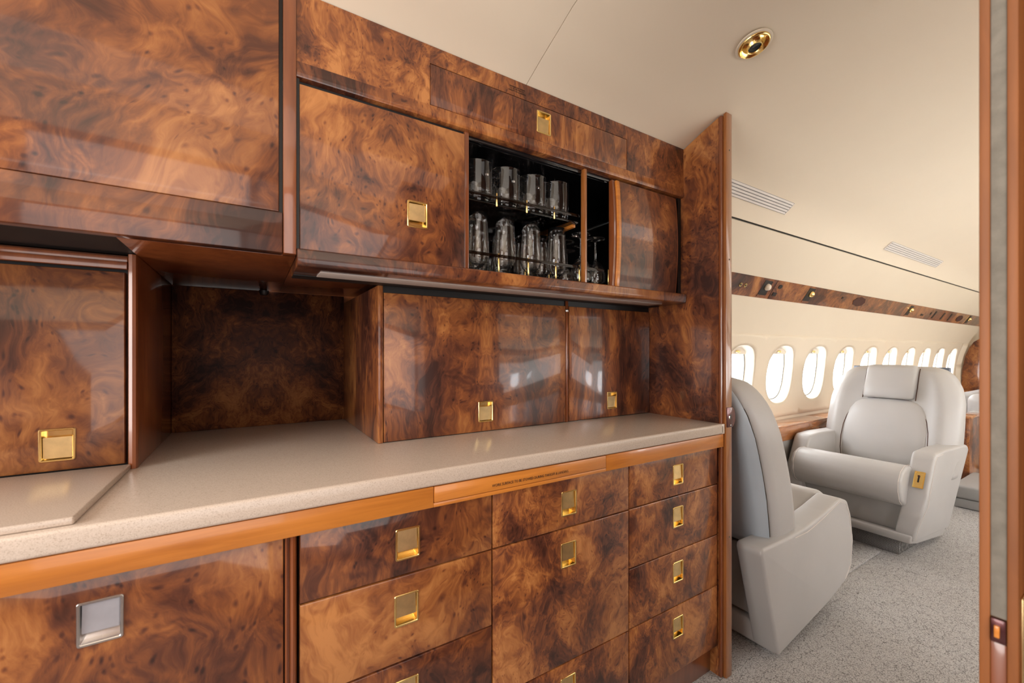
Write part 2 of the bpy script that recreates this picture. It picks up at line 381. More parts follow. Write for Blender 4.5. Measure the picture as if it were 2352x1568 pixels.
def pull(hx, hz, y, parent, gap='bottom', metal='gold', plate='gold_satin', w=HW, h=HH):
    key = (metal, w, h)
    if key not in _frame_me:
        def R(a, c, yy, r=0):
            # rounded rectangle with 4 points per corner
            pts = []
            for sx, sz, a0 in ((1, 1, 0), (-1, 1, PI/2), (-1, -1, PI), (1, -1, 3*PI/2)):
                for k in range(4):
                    an = a0 + k*PI/6
                    pts.append((sx*(a-r)+r*math.cos(an), yy, sz*(c-r)+r*math.sin(an)))
            return pts
        a, c = w/2, h/2
        rings = [R(a, c, .0006, .004), R(a, c, -.0012, .004), R(a-.0008, c-.0008, -.0022, .0035), R(a-.0032, c-.0032, -.0022, .002),
                 R(a-.0042, c-.0042, -.0010, .0015), R(a-.0046, c-.0046, HD, .0012)]
        vs = [p for r in rings for p in r]; n = 16; fs = []
        for j in range(len(rings)-1):
            for i in range(n): fs.append((j*n+i, j*n+(i+1) % n, (j+1)*n+(i+1) % n, (j+1)*n+i))
        fs.append([(len(rings)-1)*n+i for i in range(n)])
        me = fixn(me_from(vs, fs, 'handle_frame')); _frame_me[key] = me
        me.materials.append(M[metal]); autosmooth(me, 35)
    me = _frame_me[key]
    link('handle_frame', me, (hx, y, hz), None, parent)
    # tilted finger plate: covers three quarters of the pocket
    a, c = w/2-.0051, h/2-.0056; g = .0125
    z0, z1 = (-c+g, c) if gap == 'bottom' else (-c, c-g)
    y_hinge, y_free = .0035, .0015
    ya, yb = (y_free, y_hinge) if gap == 'bottom' else (y_hinge, y_free)
    bm = bmesh.new()
    f = [bm.verts.new(p) for p in ((-a, ya, z0), (a, ya, z0), (a, yb, z1), (-a, yb, z1))]
    k = [bm.verts.new(p) for p in ((-a, ya+.0022, z0), (a, ya+.0022, z0), (a, yb+.0022, z1), (-a, yb+.0022, z1))]
    bm.faces.new(f); bm.faces.new(k[::-1])
    for i in range(4): bm.faces.new((f[i], k[i], k[(i+1) % 4], f[(i+1) % 4]))
    bmesh.ops.recalc_face_normals(bm, faces=bm.faces)
    bmesh.ops.bevel(bm, geom=list(bm.edges), offset=.0009, segments=2, affect='EDGES')
    me = bm_me(bm, 'handle_plate'); autosmooth(me, 35)
    link('handle_plate', me, (hx, y, hz), M[plate], parent)

# ------------------------------------------------------------------ cabin cross-section
YC = .10
CEIL = [(.10, .985), (.35, .965), (.55, .935), (.66, .905), (.806, .868), (.869, .843), (.94, .816), (1.011, .786), (1.055, .755), (1.10, .712), (1.1385, .6555)]
UPW = [(1.145, .648), (1.20, .583), (1.26, .512), (1.314, .447)]
STRIP = [(1.314, .447), (1.381, .339)]
LOW = [(1.381, .339), (1.418, .27), (1.45, .2), (1.482, .12), (1.508, .035), (1.536, -.06), (1.552, -.17), (1.560, -.28), (1.561, -.38), (1.556, -.48), (1.545, -.57), (1.50, -.75), (1.42, -.95), (1.30, -1.16)]
def y_at(z):
    pts = UPW + LOW
    for (a, b), (c, d) in zip(pts, pts[1:]):
        if d <= z <= b and b != d: return a + (c-a)*(b-z)/(b-d)
    return 1.3
XF, XB = -1.5, 9.0       # forward and aft ends of the space
def shell(name, prof, x0, x1, m, parent=None, side=1, thick=.012, kind=None):
    """thin curved panel following a profile"""
    P = [(YC+(y-YC)*side, z) for y, z in prof]
    out = []
    for i, (y, z) in enumerate(P):
        a = Vector(P[max(i-1, 0)]); b = Vector(P[min(i+1, len(P)-1)]); t = (b-a).normalized()
        nrm = Vector((-t.y, t.x)); cen = Vector((YC, 0))
        if nrm.dot(Vector((y, z))-cen) < 0: nrm = -nrm
        out.append((y+nrm.x*thick, z+nrm.y*thick))
    n = len(P); vs = []
    for x in (x0, x1):
        vs += [(x, y, z) for y, z in P] + [(x, y, z) for y, z in out]
    k = 2*n; fs = []
    for i in range(n-1):
        fs.append((i, i+1, k+i+1, k+i)); fs.append((n+i, k+n+i, k+n+i+1, n+i+1))
        fs.append((i, n+i, n+i+1, i+1)); fs.append((k+i, k+i+1, k+n+i+1, k+n+i))
    fs.append((0, k, k+n, n)); fs.append((n-1, 2*n-1, k+2*n-1, k+n-1))
    c = Vector(((x0+x1)/2, P[0][0], P[0][1]))
    me = fixn(me_from([Vector(v)-c for v in vs], fs, name)); o = link(name, me, c, m, parent); autosmooth(me, 30)
    if kind: o['kind'] = kind
    return o

# floor
fl = box('floor', XF, XB, -1.25, 1.45, -1.20, -1.16, M['carpet'], bev=0); fl['kind'] = 'structure'
# ceiling: carrier with two lining panels and a seam between them
full = [(2*YC-y, z) for y, z in CEIL[::-1]][:-1] + CEIL
def fullshell(name, x0, x1, off, m, parent):
    P = [(y, z+off) for y, z in full]; n = len(P)
    T = .01
    vs = [(x0, y, z) for y, z in P] + [(x1, y, z) for y, z in P] + [(x0, y, z+T) for y, z in P] + [(x1, y, z+T) for y, z in P]
    fs = []
    for i in range(n-1):
        fs.append((i, i+1, n+i+1, n+i)); fs.append((2*n+i, 3*n+i, 3*n+i+1, 2*n+i+1))
        fs.append((i, 2*n+i, 2*n+i+1, i+1)); fs.append((n+i, n+i+1, 3*n+i+1, 3*n+i))
    fs.append((0, n, 3*n, 2*n)); fs.append((n-1, 3*n-1, 4*n-1, 2*n-1))
    c = Vector(((x0+x1)/2, YC, .9)); me = fixn(me_from([Vector(v)-c for v in vs], fs, name)); o = link(name, me, c, m, parent)
    autosmooth(me, 30); return o
ceil = fullshell('ceiling', XF, XB, .014, M['gasket'], None); ceil['kind'] = 'structure'
fullshell('ceiling_panel', XF, .6838, 0, M['cream_ceiling'], ceil)
fullshell('ceiling_panel', .6858, XB, 0, M['cream_ceiling'], ceil)

# side walls of the cabin ---------------------------------------------------------------
WX = [2.75 + .547*i for i in range(10)]; WZ = -.165; WA, WB = .186, .212; ZT, ZB = .12, -.48
def oval(a, b, n=44, e=2.45):
    return [(a*math.copysign(abs(math.cos(t))**(2/e), math.cos(t)), b*math.copysign(abs(math.sin(t))**(2/e), math.sin(t))) for t in (2*PI*i/n for i in range(n))]
def side_wall(side, root_name):
    X0, X1 = 1.47, XB
    def Y(y): return YC+(y-YC)*side
    wall = shell(root_name, [(y+.03, z) for y, z in UPW+LOW if z > .13], X0, X1, M['gasket'], None, side, .01, 'structure')
    shell('crease_channel', [(1.125, .700), (1.158, .668), (1.172, .632)], X0, X1, M['gasket'], wall, side)
    shell('upper_panel', UPW, X0, X1, M['cream'], wall, side)
    shell('middle_panel', [p for p in LOW if p[1] > ZT+.001]+[(y_at(ZT), ZT)], X0, X1, M['cream'], wall, side)
    shell('lower_panel', [(y_at(ZB), ZB)]+[p for p in LOW if p[1] < ZB], X0, X1, M['cream'], wall, side)
    # window belt: one surface with oval openings
    vs, fs = [], []
    p = .547; n = 44; xs0 = WX[0]-p/2
    def add(x, z): vs.append((x, Y(y_at(z)), z)); return len(vs)-1
    K = 4
    for wx in WX:
        ov = oval(WA, WB, n); rings = []
        for k in range(K+1):
            t = k/K; ring = []
            for i, (ox, oz) in enumerate(ov):
                an = math.atan2(oz/(ZT-ZB), ox/p); hx, hz = p/2, (ZT-ZB)/2
                dx, dz = math.cos(an), math.sin(an); s = .5/max(abs(dx), abs(dz))
                bx, bz = dx*s*p, dz*s*(ZT-ZB)
                cz = (ZT+ZB)/2
                ring.append(add(wx+ox*(1-t)+bx*t, (WZ+oz)*(1-t)+(cz+bz)*t))
            rings.append(ring)
        for k in range(K):
            for i in range(n):
                j = (i+1) % n; fs.append((rings[k][i], rings[k][j], rings[k+1][j], rings[k+1][i]))
    zs = [ZT-(ZT-ZB)*i/12 for i in range(13)]
    for xa, xb in ((X0, xs0), (WX[-1]+p/2, X1)):
        for a, b in zip(zs, zs[1:]): fs.append((add(xa, a), add(xb, a), add(xb, b), add(xa, b)))
    # fill rectangle corners between ring and rectangle
    for wx in WX:
        cz = (ZT+ZB)/2
        ov = oval(WA, WB, n)
        for sx in (1, -1):
            for sz in (1, -1):
                cand = []
                for (ox, oz) in ov:
                    an = math.atan2(oz/(ZT-ZB), ox/p); dx, dz = math.cos(an), math.sin(an); s = .5/max(abs(dx), abs(dz))
                    cand.append((dx*s*p, dz*s*(ZT-ZB)))
                side_pts = [c for c in cand if abs(abs(c[0])-p/2) < 1e-6 and c[0]*sx > 0 and c[1]*sz > 0]
                top_pts = [c for c in cand if abs(abs(c[1])-(ZT-ZB)/2) < 1e-6 and c[1]*sz > 0 and c[0]*sx > 0]
                a = max(side_pts, key=lambda c: abs(c[1])); b = max(top_pts, key=lambda c: abs(c[0]))
                fs.append((add(wx+a[0], cz+a[1]), add(wx+sx*p/2, cz+sz*(ZT-ZB)/2), add(wx+b[0], cz+b[1])))
    c = Vector((WX[4], Y(1.5), WZ))
    me = me_from([Vector(v)-c for v in vs], fs, 'window_belt_panel')
    bm = bmesh.new(); bm.from_mesh(me); bmesh.ops.remove_doubles(bm, verts=bm.verts, dist=1e-4); bmesh.ops.recalc_face_normals(bm, faces=bm.faces); bm.to_mesh(me); bm.free()
    o = link('window_belt_panel', me, c, M['cream'], wall); me.shade_smooth()
    md = o.modifiers.new('thickness', 'SOLIDIFY'); md.thickness = .006; md.offset = 0
    return wall
side_wall(1, 'wall_left')
side_wall(-1, 'wall_right')

# windows -------------------------------------------------------------------------------
def window_meshes(side):
    def Y(y): return YC+(y-YC)*side
    n = 44; y0 = y_at(WZ)
    outer, mid, inner, deep = oval(WA, WB, n), oval(WA-.007, WB-.007, n), oval(WA-.020, WB-.020, n), oval(WA-.023, WB-.023, n)
    offs = [(outer, -.001), (oval(WA-.003, WB-.003, n), .001), (mid, .010), (oval(WA-.013, WB-.013, n), .028), (inner, .047), (deep, .049)]
    vs, fs = [], []
    for ring, d in offs:
        for ox, oz in ring: vs.append((ox, (Y(y_at(WZ+oz)+d)-Y(y0)), oz))
    for j in range(len(offs)-1):
        for i in range(n): fs.append((j*n+i, j*n+(i+1) % n, (j+1)*n+(i+1) % n, (j+1)*n+i))
    frame = fixn(me_from(vs, fs)); frame.shade_smooth(); frame.materials.append(M['reveal'])
    def flat(ring0, ring1, d, thick):
        vs = [(ox, Y(y_at(WZ+oz)+d)-Y(y0), oz) for ox, oz in ring0] + [(ox, Y(y_at(WZ+oz)+d)-Y(y0), oz) for ox, oz in ring1]
        vs += [(x, y+side*thick, z) for x, y, z in vs]; fs = []
        for i in range(n):
            j = (i+1) % n
            fs += [(i, j, n+j, n+i), (2*n+i, 3*n+i, 3*n+j, 2*n+j), (i, 2*n+i, 2*n+j, j), (n+i, n+j, 3*n+j, 3*n+i)]
        return fixn(me_from(vs, fs))
    gasket = flat(oval(WA-.020, WB-.020, n), oval(WA-.029, WB-.028, n), .049, .003); gasket.materials.append(M['gasket'])
    tunnel = flat(oval(WA-.022, WB-.021, n), oval(WA-.027, WB-.026, n), .053, .03); tunnel.materials.append(M['reveal'])
    ring = oval(WA-.023, WB-.022, n)
    pane = me_from([(ox, Y(y_at(WZ+oz)+.070)-Y(y0), oz) for ox, oz in ring], [list(range(n))]); pane.materials.append(M['pane'])
    cut = .150
    top = [(ox, oz) for ox, oz in oval(WA-.021, WB-.021, 120) if oz > cut]; top.sort(key=lambda p: math.atan2(p[1], p[0]))
    xm = top[0][0]
    top = [(xm, cut)] + top + [(-xm, cut)]
    vs = [(ox, Y(y_at(WZ+oz)+.040)-Y(y0), oz) for ox, oz in top]; vs += [(x, y+side*.006, z) for x, y, z in vs]; k = len(top)
    fs = [list(range(k)), list(range(2*k-1, k-1, -1))] + [(i, (i+1) % k, k+(i+1) % k, k+i) for i in range(k)]
    shade = fixn(me_from(vs, fs)); shade.materials.append(M['shade'])
    return frame, gasket, tunnel, pane, shade
def add_windows(side, first, idx0):
    fr, ga, tu, pa, sh = window_meshes(side)
    def Y(y): return YC+(y-YC)*side
    y0 = Y(y_at(WZ)); kn = None
    for i, wx in enumerate(WX):
        o = link('window_%d' % (idx0+i), fr, (wx, y0, WZ), None); o['kind'] = 'structure'
        link('gasket', ga, (wx, y0, WZ), None, o); link('outer_frame', tu, (wx, y0, WZ), None, o)
        link('pane', pa, (wx, y0, WZ), None, o); link('shade', sh, (wx, y0, WZ), None, o)
        if kn is None:
            kn = lathe_me([(0, -.024), (.0045, -.023), (.0075, -.014), (.0095, 0), (.0075, .014), (.0045, .023), (0, .024)], 14); kn.transform(Matrix.Rotation(PI/2, 4, 'Y'))
            kn.shade_smooth(); kn.materials.append(M['gold'])
        z = .168
        link('shade_pull', kn, (wx, Y(y_at(WZ+z)+.040)-side*.008, WZ+z), None, o)
add_windows(1, WX, 1); add_windows(-1, WX, 11)

# end walls -----------------------------------------------------------------------------
def end_wall(name, x, m, skip=None):
    pts = [(y, z) for y, z in LOW[::-1]] + [(y, z) for y, z in UPW[::-1]] + [(y, z) for y, z in CEIL[::-1]]
    mir = [(2*YC-y, z) for y, z in pts[::-1]][1:]
    o = extrude_poly(name, pts+mir, x, x+.02, m, axis='x'); o['kind'] = 'structure'; return o
end_wall('wall_back', XB, M['cream']); end_wall('wall_front', XF-.02, M['trim'])
# vestibule side opposite the galley: lining either side of the open entry door
v = box('wall_vestibule', .62, 1.462, -1.10, .028, -1.16, .92, M['burl'], bev=.002); v['kind'] = 'structure'
v = box('wall_entry', XF, .62, -1.0, -.96, -1.16, .80, M['trim'], bev=0); v['kind'] = 'structure'

# ------------------------------------------------------------------ GALLEY
XP = 1.417          # galley-side face of the aft bulkhead
XL = -1.48           # forward end, out of frame
# bulkhead between galley and cabin
def ceil_z(y):
    for (a, b), (c, d) in zip(CEIL, CEIL[1:]):
        if a <= y <= c: return b+(d-b)*(y-a)/(c-a)
    return .65
bz = [(.8685, -1.16), (.8685, ceil_z(.8685)-.004)] + [(y, z-.004) for y, z in CEIL if y > .87] + [(1.314, .44), (1.381, .33), (1.50, .03), (1.552, -.3), (1.50, -.75), (1.30, -1.16)]
bh = extrude_poly('wall_bulkhead', bz, XP, 1.462, M['burl'], axis='x', loc=(XP, 1.1, 0)); bh['kind'] = 'structure'
e = box('trim_1', XP-.001, 1.455, .8570, .8685, -1.16, .842, M['trim'], bev=.003); e['kind'] = 'structure'
p = box('trim_2', 1.4275, 1.462, .846, .8575, -1.16, .852, M['post'], bev=.0015); p['kind'] = 'structure'
for zz in (.72, .33, -.66):
    cyl('screw_head', (1.446, .8458, zz), .0028, .002, M['gasket'], p, 10, Matrix.Rotation(PI/2, 4, 'X'))
# latch keeper on the post
k = empty('latch', (1.447, .846, -.235), 'dark bronze door latch keeper screwed to the wooden post beside the worktop end', 'latch')
box('keeper_plate', 1.4285, 1.4615, .8425, .8465, -.268, -.197, M['bronze'], k, .0012)
lip = [(1.4605, -.270), (1.4605, -.195), (1.470, -.203), (1.477, -.216), (1.4795, -.232), (1.477, -.250), (1.470, -.262)]
extrude_poly('keeper_lip', lip, .8428, .8455, M['bronze'], k, 'y', bev=.0007, seg=1)
box('slot', 1.445, 1.4505, .8418, .8430, -.240, -.222, M['black'], k, 0)
box('bolt_face', 1.4365, 1.4435, .8412, .8430, -.239, -.228, M['nickel'], k, .0004)
for zz in (-.204, -.261): cyl('screw', (1.449, .8422, zz), .0028, .0016, M['nickel'], k, 12, Matrix.Rotation(PI/2, 4, 'X'))

# back wall of the galley
g = box('wall_galley', XL, XP, 1.695, 1.72, -1.16, .66, M['trim'], bev=0); g['kind'] = 'structure'
t = box('recess_back_panel', -.212, .297, 1.672, 1.692, -.2540, .2095, M['burl_deep_shade'], bev=.001)
tag(t, 'book-matched burl back panel at the rear of the open counter recess, darkened for shade', 'panel')

# --- worktop
wt = empty('worktop', (.3, 1.2, -.29), 'taupe stone worktop slab running the whole length of the galley', 'worktop')
def slab(name, x0, x1, y0, y1, z0, z1, parent, m, r=.006):
    return box(name, x0, x1, y0, y1, z0, z1, m, parent, r, 3)
slab('slab', XL, 1.4165, .849, 1.69, -.2905, -.2545, wt, M['stone'])
box('front_corner', 1.405, 1.4245, .849, .8556, -.2905, -.2545, M['stone'], wt, .003)
cb = empty('cutting_board', (-.58, 1.04, -.2545), 'thin taupe stone cover board lying on the worktop at far left', 'board')
box('board', XL+.01, -.2215, .861, 1.203, -.2540, -.2425, M['stone'], cb, .003, 3)

# --- amber rail under the worktop with the stowable work surface
rl = empty('worktop_rail', (.3, .86, -.337), 'amber straight-grained wooden rail directly under the stone worktop edge', 'rail')
def chunk(x0, x1): box('rail_strip', x0, x1, .8535, .866, -.3372, -.2918, M['amber'], rl, .0015)
chunk(XL, .3345); chunk(.8485, 1.4235)
box('rail_strip', .3345, .8485, .8535, .866, -.3372, -.3278, M['amber'], rl, .0012)
pb = empty('pull_out_board', (.5915, .853, -.31), 'pull-out work surface board in the amber rail, lettered in black', 'board')
box('board_front', .3360, .8470, .8522, .8662, -.3268, -.2922, M['amber'], pb, .0015)
text_mesh('lettering', 'WORK SURFACE TO BE STOWED DURING TAKEOFF & LANDING', .0092, (.5945, .8518, -.3148), FRONT, M['ink'], pb, sx=.86)

# --- base units (fronts at y = .868)
YB = .8685
def base_unit(x0, x1, label):
    t = empty('base_cabinet', ((x0+x1)/2, 1.25, -1.16), label, 'cabinet')
    box('body', x0+.001, x1-.001, YB+.020, 1.66, -1.0515, -.2925, M['black'], t, .001)  # body kept black so the gaps between fronts look shaded
    return t
G = .0030
def drawer(t, x0, x1, z0, z1, m, gapside='bottom', hz=None, hx=None, **kw):
    hx = (x0+x1)/2 if hx is None else hx
    hz = z1-.0705 if hz is None else hz
    d = front_panel('drawer', x0+G/2, x1-G/2, z0+G/2, z1-G/2, YB, .0195, M[m], t, (hx, hz))
    pull(hx, hz, YB, d, gapside, **kw)
    return d
ZT0 = -.3385
u = base_unit(XL, .0735, 'leftmost base cabinet, one wide burl door with a silver square pull')
d = front_panel('door', XL, .0500, -1.05, ZT0, YB, .0195, M['burl_big'], u, (-.1945, -.4085))
pull(-.1945, -.4085, YB, d, 'bottom', 'nickel', 'mirrorplate')
# moulded stile between the door and the first drawers
st = [(.0520, YB+.018), (.0520, YB+.001), (.0535, YB-.001), (.0560, YB-.001), (.0575, YB+.004), (.0590, YB+.004), (.0612, YB-.004), (.0650, YB-.0055), (.0690, YB-.004), (.0718, YB+.002), (.0718, YB+.018)]
extrude_poly('stile', st, -1.0515, ZT0, M['trim'], u, 'z')
u = base_unit(.0745, .4885, 'base cabinet with four burl drawers, just right of the moulded stile')
for a, b, hx, hz in ((-.473, ZT0, .2824, -.407), (-.655, -.473, .2796, -.5457), (-.832, -.655, .2796, -.7265), (-1.05, -.832, .28, -.905)):
    drawer(u, .0745, .4885, a, b, 'burl', hz=hz, hx=hx)
u = base_unit(.4890, .9578, 'middle base cabinet: shallow burl drawer above a tall front')
for a, b, hx, hz in ((-.473, ZT0, .7253, -.4066), (-.8345, -.473, .7238, -.5447), (-1.05, -.8345, .7223, -.9045)):
    drawer(u, .4890, .9578, a, b, 'burl_fine', hz=hz, hx=hx, plate='gold_satin')
u = base_unit(.9583, 1.4165, 'rightmost base cabinet, four stacked burl drawers beside the wooden post')
for a, b, hz in ((-.471, ZT0, -.402), (-.6510, -.471, -.5408), (-.8320, -.6510, -.7211), (-1.05, -.8320, -.9028)):
    drawer(u, .9583, 1.4105, a, b, 'burl_fine', hz=hz, hx=1.188)
for nm in ('plinth',):
    t = box('plinth', XL, 1.4165, .90, .92, -1.16, -1.052, M['trim'], bev=.001); tag(t, 'recessed mahogany plinth under the row of base cabinets', 'plinth')

# --- low wall cupboard standing on the worktop
mc = empty('counter_cupboard', (.86, 1.4, -.2545), 'burl cupboard with two lift-up doors standing on the worktop', 'cupboard')
box('side_panel', .2965, .3105, 1.1705, 1.690, -.2540, .1850, M['burl_streak'], mc, .002)
box('body', .3105, 1.4165, 1.196, 1.690, -.2535, .1850, M['trim'], mc, 0)
YM = 1.1715
d = front_panel('door', .3125, .9630, -.2525, .1660, YM, .020, M['burl_mirror'], mc, (.6351, -.190)); pull(.6351, -.190, YM, d, 'top')
d = front_panel('door', .9790, 1.4150, -.2525, .1660, YM, .020, M['burl_streak'], mc, (1.1961, -.1886)); pull(1.1961, -.1886, YM, d, 'top')
cyl('divider_rod', (.9708, 1.1745, -.0345), .0058, .438, M['trim'], mc, 16, bev=.1)
cyl('rod_ferrule', (.9708, 1.1745, .150), .0066, .012, M['nickel'], mc, 16)
box('head_gap', .3105, 1.4165, 1.178, 1.196, .1662, .1852, M['black'], mc, 0)

# --- appliance cupboard at far left on the worktop
ac = empty('appliance_cupboard', (-.6, 1.4, -.2425), 'tall burl cupboard at far left behind the cover board, door darkened for recess shade', 'cupboard')
YA = 1.2050
d = front_panel('door', XL, -.2325, -.2418, .1722, YA+.004, .020, M['burl_shaded'], ac, (-.335, -.1889)); pull(-.335, -.1889, YA+.004, d, 'top')
# end stile with rounded nose and the body side
ns = [(-.2275, YA+.02), (-.2275, YA+.004), (-.2255, YA), (-.2195, YA-.002), (-.2140, YA), (-.2115, YA+.005), (-.2115, YA+.02)]
extrude_poly('stile', ns, -.2540, .2120, M['trim'], ac, 'z')
box('side_panel', -.2280, -.2120, YA+.020, 1.690, -.2540, .2120, M['trim'], ac, .001)
box('body', XL, -.2285, YA+.03, 1.690, -.2535, .2120, M['black'], ac, 0)
box('lower_rail', XL, -.2278, YA-.001, YA+.016, .1785, .1945, M['trim'], ac, .002)
box('upper_rail', XL, -.2278, YA+.003, YA+.020, .1945, .2060, M['trim'], ac, .002)
box('top_filler', XL, -.2278, YA+.024, YA+.03, .2062, .2115, M['trim'], ac, .0005)

# --- upper cabinet, left
YU = 1.011
ul = empty('wall_cabinet', (-.45, 1.3, .21), 'large upper-left wall cabinet with a single wide figured burl door', 'cabinet')
box('body', XL, .0560, YU+.024, 1.690, .2135, .655, M['black'], ul, .001)  # black instead of wood, to hold the door gap dark
front_panel('door', XL, .0495, .2975, .7760, YU-.002, .022, M['burl_big'], ul)
box('gap_shade_strip', .0497, .0567, YU+.006, YU+.022, .2975, .776, M['black'], ul, 0)  # black strip added in the door gap in place of shade
box('bottom_rail', XL, .0562, YU-.006, YU+.024, .2105, .2960, M['burl_big'], ul, .0025)
box('upper_body', XL, .0560, YU+.024, 1.05, .655, .735, M['black'], ul, 0)
st = box('cabinet_stile', .0570, .0822, YU-.0045, YU+.03, .2105, .7810, M['trim'], bev=.0015)
tag(st, 'narrow vertical mahogany stile between the two upper wall cabinets', 'stile')

# --- upper cabinet, right, with open glass compartment
ur = empty('glass_cabinet', (.75, 1.3, .21), 'upper-right wall cabinet whose sliding door stands open on drinking glasses', 'cabinet')
ZF, ZO = .2255, .5960          # opening floor and head
hd = [(YU+.030, .5950), (YU+.006, .5950), (YU-.001, .5975), (YU-.0035, .6035), (YU-.0025, .6115), (YU, .6160), (YU, .7830), (YU+.030, .766)]
# header face built in pieces round the flap door
def hdr_piece(x0, x1, z0, z1):
    if z0 < .6: extrude_poly('header_rail', [(y, min(z, z1)) for y, z in hd[:6]]+[(YU, z1), (YU+.03, z1)], x0, x1, M['burl_streak'], ur, 'x')
    else:
        c = [(YU, z0), (YU+.03, z0), (YU+.03, min(z1, .764)), (YU, z1)]
        extrude_poly('header_panel', c, x0, x1, M['burl_fine'], ur, 'x')
hdr_piece(.0830, 1.4165, .595, .6310)
hdr_piece(.0830, .3860, .6310, .7830); hdr_piece(1.1052, 1.4165, .6310, .7830); hdr_piece(.3860, 1.1052, .7375, .7830)
box('header_gap_shade', .0830, .4985, YU+.012, YU+.030, .5835, .5948, M['black'], ur, 0)  # black strip painting the shade in the gap above the door
box('side_gap_shade', .0824, .0883, YU+.0012, YU+.020, .2240, .5945, M['black'], ur, 0)  # black filler, imitates the dark gap beside the stile
fd = front_panel('flap_door', .3875, 1.1037, .6318, .7362, YU, .018, M['burl_streak'], ur, (.7466, .6890), bev=.0015)
pull(.7466, .6890, YU, fd, 'top')
box('header_backing', .0830, 1.4165, YU+.0305, YU+.034, .60, .745, M['black'], ur, 0)  # black sheet darkens what shows through the header gaps
text_mesh('lettering', 'DRAWERS AND DOORS\nTO BE LATCHED FOR\nTAKEOFF TAXI & LANDING', .0058, (.651, YU-.0004, .7565), FRONT, M['ink'], ur, sx=.85)
# body: back, ends, top and floor, left hollow
box('cabinet_floor', .0830, 1.4165, YU+.012, 1.690, .2135, ZF-.0005, M['gloss_black'], ur, 0)
box('cabinet_top', .0830, 1.4165, YU+.035, 1.42, .600, .612, M['gloss_black'], ur, 0)
box('cabinet_back', .0830, 1.4165, 1.40, 1.41, ZF, .600, M['gloss_black'], ur, 0)
box('partition', .4860, .4985, YU+.004, 1.400, ZF, .5945, M['trim'], ur, .001)
box('partition_lining', .4985, .5000, YU+.03, 1.400, ZF, .5945, M['gloss_black'], ur, 0)
box('door_track', .4995, 1.0400, YU+.020, YU+.026, .583, .5945, M['gloss_black'], ur, .001)
box('door_track', .4995, 1.0400, YU+.032, YU+.038, .583, .5945, M['gloss_black'], ur, .001)
box('centre_post', .9138, .9245, 1.016, 1.034, ZF, .5945, M['post'], ur, .0015)
d = front_panel('door', .0885, .4842, .2235, .5830, YU-.001, .019, M['burl_mirror'], ur, (.3536, .3441)); pull(.3536, .3441, YU-.001, d, 'bottom')
# sliding door, bowed front with a shaped solid edge at the left and a rounded right end
ns = 10; pts = []
for i in range(ns+1):
    t_ = i/ns; z = .2240+(.5860-.2240)*t_; pts.append((YU+.004-.010*math.sin(PI*t_)**.8, z))
poly = pts + [(YU+.022, .5860), (YU+.022, .2240)]
sd = extrude_poly('sliding_door', poly, 1.0700, 1.3700, M['burl_mirror'], ur, 'x')
poly2 = [(y-.003, z) for y, z in pts] + [(YU+.022, .5860), (YU+.022, .2240)]
extrude_poly('edge_pull', poly2, 1.0540, 1.0695, M['amber'], sd, 'x', bev=.002, seg=2)
extrude_poly('edge_strip', [(y+.004, z) for y, z in pts] + [(YU+.022, .5860), (YU+.022, .2240)], 1.0400, 1.0538, M['trim'], sd, 'x')
extrude_poly('end_trim', [(y+.001, z) for y, z in pts] + [(YU+.022, .5860), (YU+.022, .2240)], 1.3702, 1.3775, M['trim'], sd, 'x', bev=.001, seg=1)
box('end_lining', 1.3980, 1.4165, YU+.012, 1.40, ZF, .595, M['black'], ur, 0)
# shelf lip under the doors
lp = [(YU+.012, .2105), (YU+.012, .2235), (YU-.0095, .2228), (YU-.0120, .2200), (YU-.0125, .1990), (YU-.010, .1900), (YU-.004, .1872), (YU+.02, .1858), (1.17, .1858), (1.17, .2105)]
extrude_poly('shelf_lip', lp, .0835, 1.4155, M['burl'], ur, 'x', bev=.0012, seg=2)
ls = empty('light_strip', (.75, 1.12, .186), 'slim grey under-cabinet light strip recessed beneath the burl shelf lip', 'light strip')
box('dark_band', .0850, 1.4100, 1.1190, 1.1695, .1838, .1857, M['black'], ls, 0)  # black sheet added to hide a bright reflection under the lip
box('cover', .1350, 1.3400, 1.050, 1.118, .1835, .1862, M['strip'], ls, .001)
# underside of the upper cabinets above the recess
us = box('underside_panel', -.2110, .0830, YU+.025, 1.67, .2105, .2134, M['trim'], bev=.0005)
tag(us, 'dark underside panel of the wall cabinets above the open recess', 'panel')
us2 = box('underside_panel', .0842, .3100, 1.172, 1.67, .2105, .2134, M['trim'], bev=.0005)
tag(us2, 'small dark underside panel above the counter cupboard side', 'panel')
kb = empty('knob', (.0, 1.63, .21), 'small round black catch under the wall cabinet at the back of the recess', 'catch')
kme = lathe_me([(0, -.016), (.010, -.015), (.014, -.008), (.014, 0), (.009, .002), (0, .002)], 18); autosmooth(kme)
link('catch_body', kme, (.036, 1.645, .2085), M['black'], kb)
kb['_wl'] = kb['_wl']

# --- glass shelf with gold pins and rails
sh = empty('glass_shelf', (.705, 1.19, .4255), 'smoked glass shelf carrying the tumblers inside the open cabinet', 'shelf')
box('shelf_plate', .5005, .9135, 1.047, 1.380, .4235, .4290, M['shelfglass'], sh, .001)
box('shelf_bearer', .9000, .9130, 1.06, 1.37, .4130, .4232, M['amber'], sh, .001)
box('shelf_bearer', .5005, .5120, 1.06, 1.37, .4130, .4232, M['amber'], sh, .001)
box('guard_rail', .5005, .9135, 1.0405, 1.0435, .4420, .4510, M['railglass'], sh, .0005)
for x in (.6027, .708, .8131):
    cyl('shelf_pin', (x, 1.0455, .4405), .0028, .040, M['gold'], sh, 12, bev=.4)
lr = empty('guard_rail', (.77, 1.045, ZF), 'lower smoked guard rail on gold pins at the foot of the glass cabinet', 'rail')
box('rail_bar', .5005, 1.0380, 1.0405, 1.0435, .2740, .2830, M['railglass'], lr, .0005)
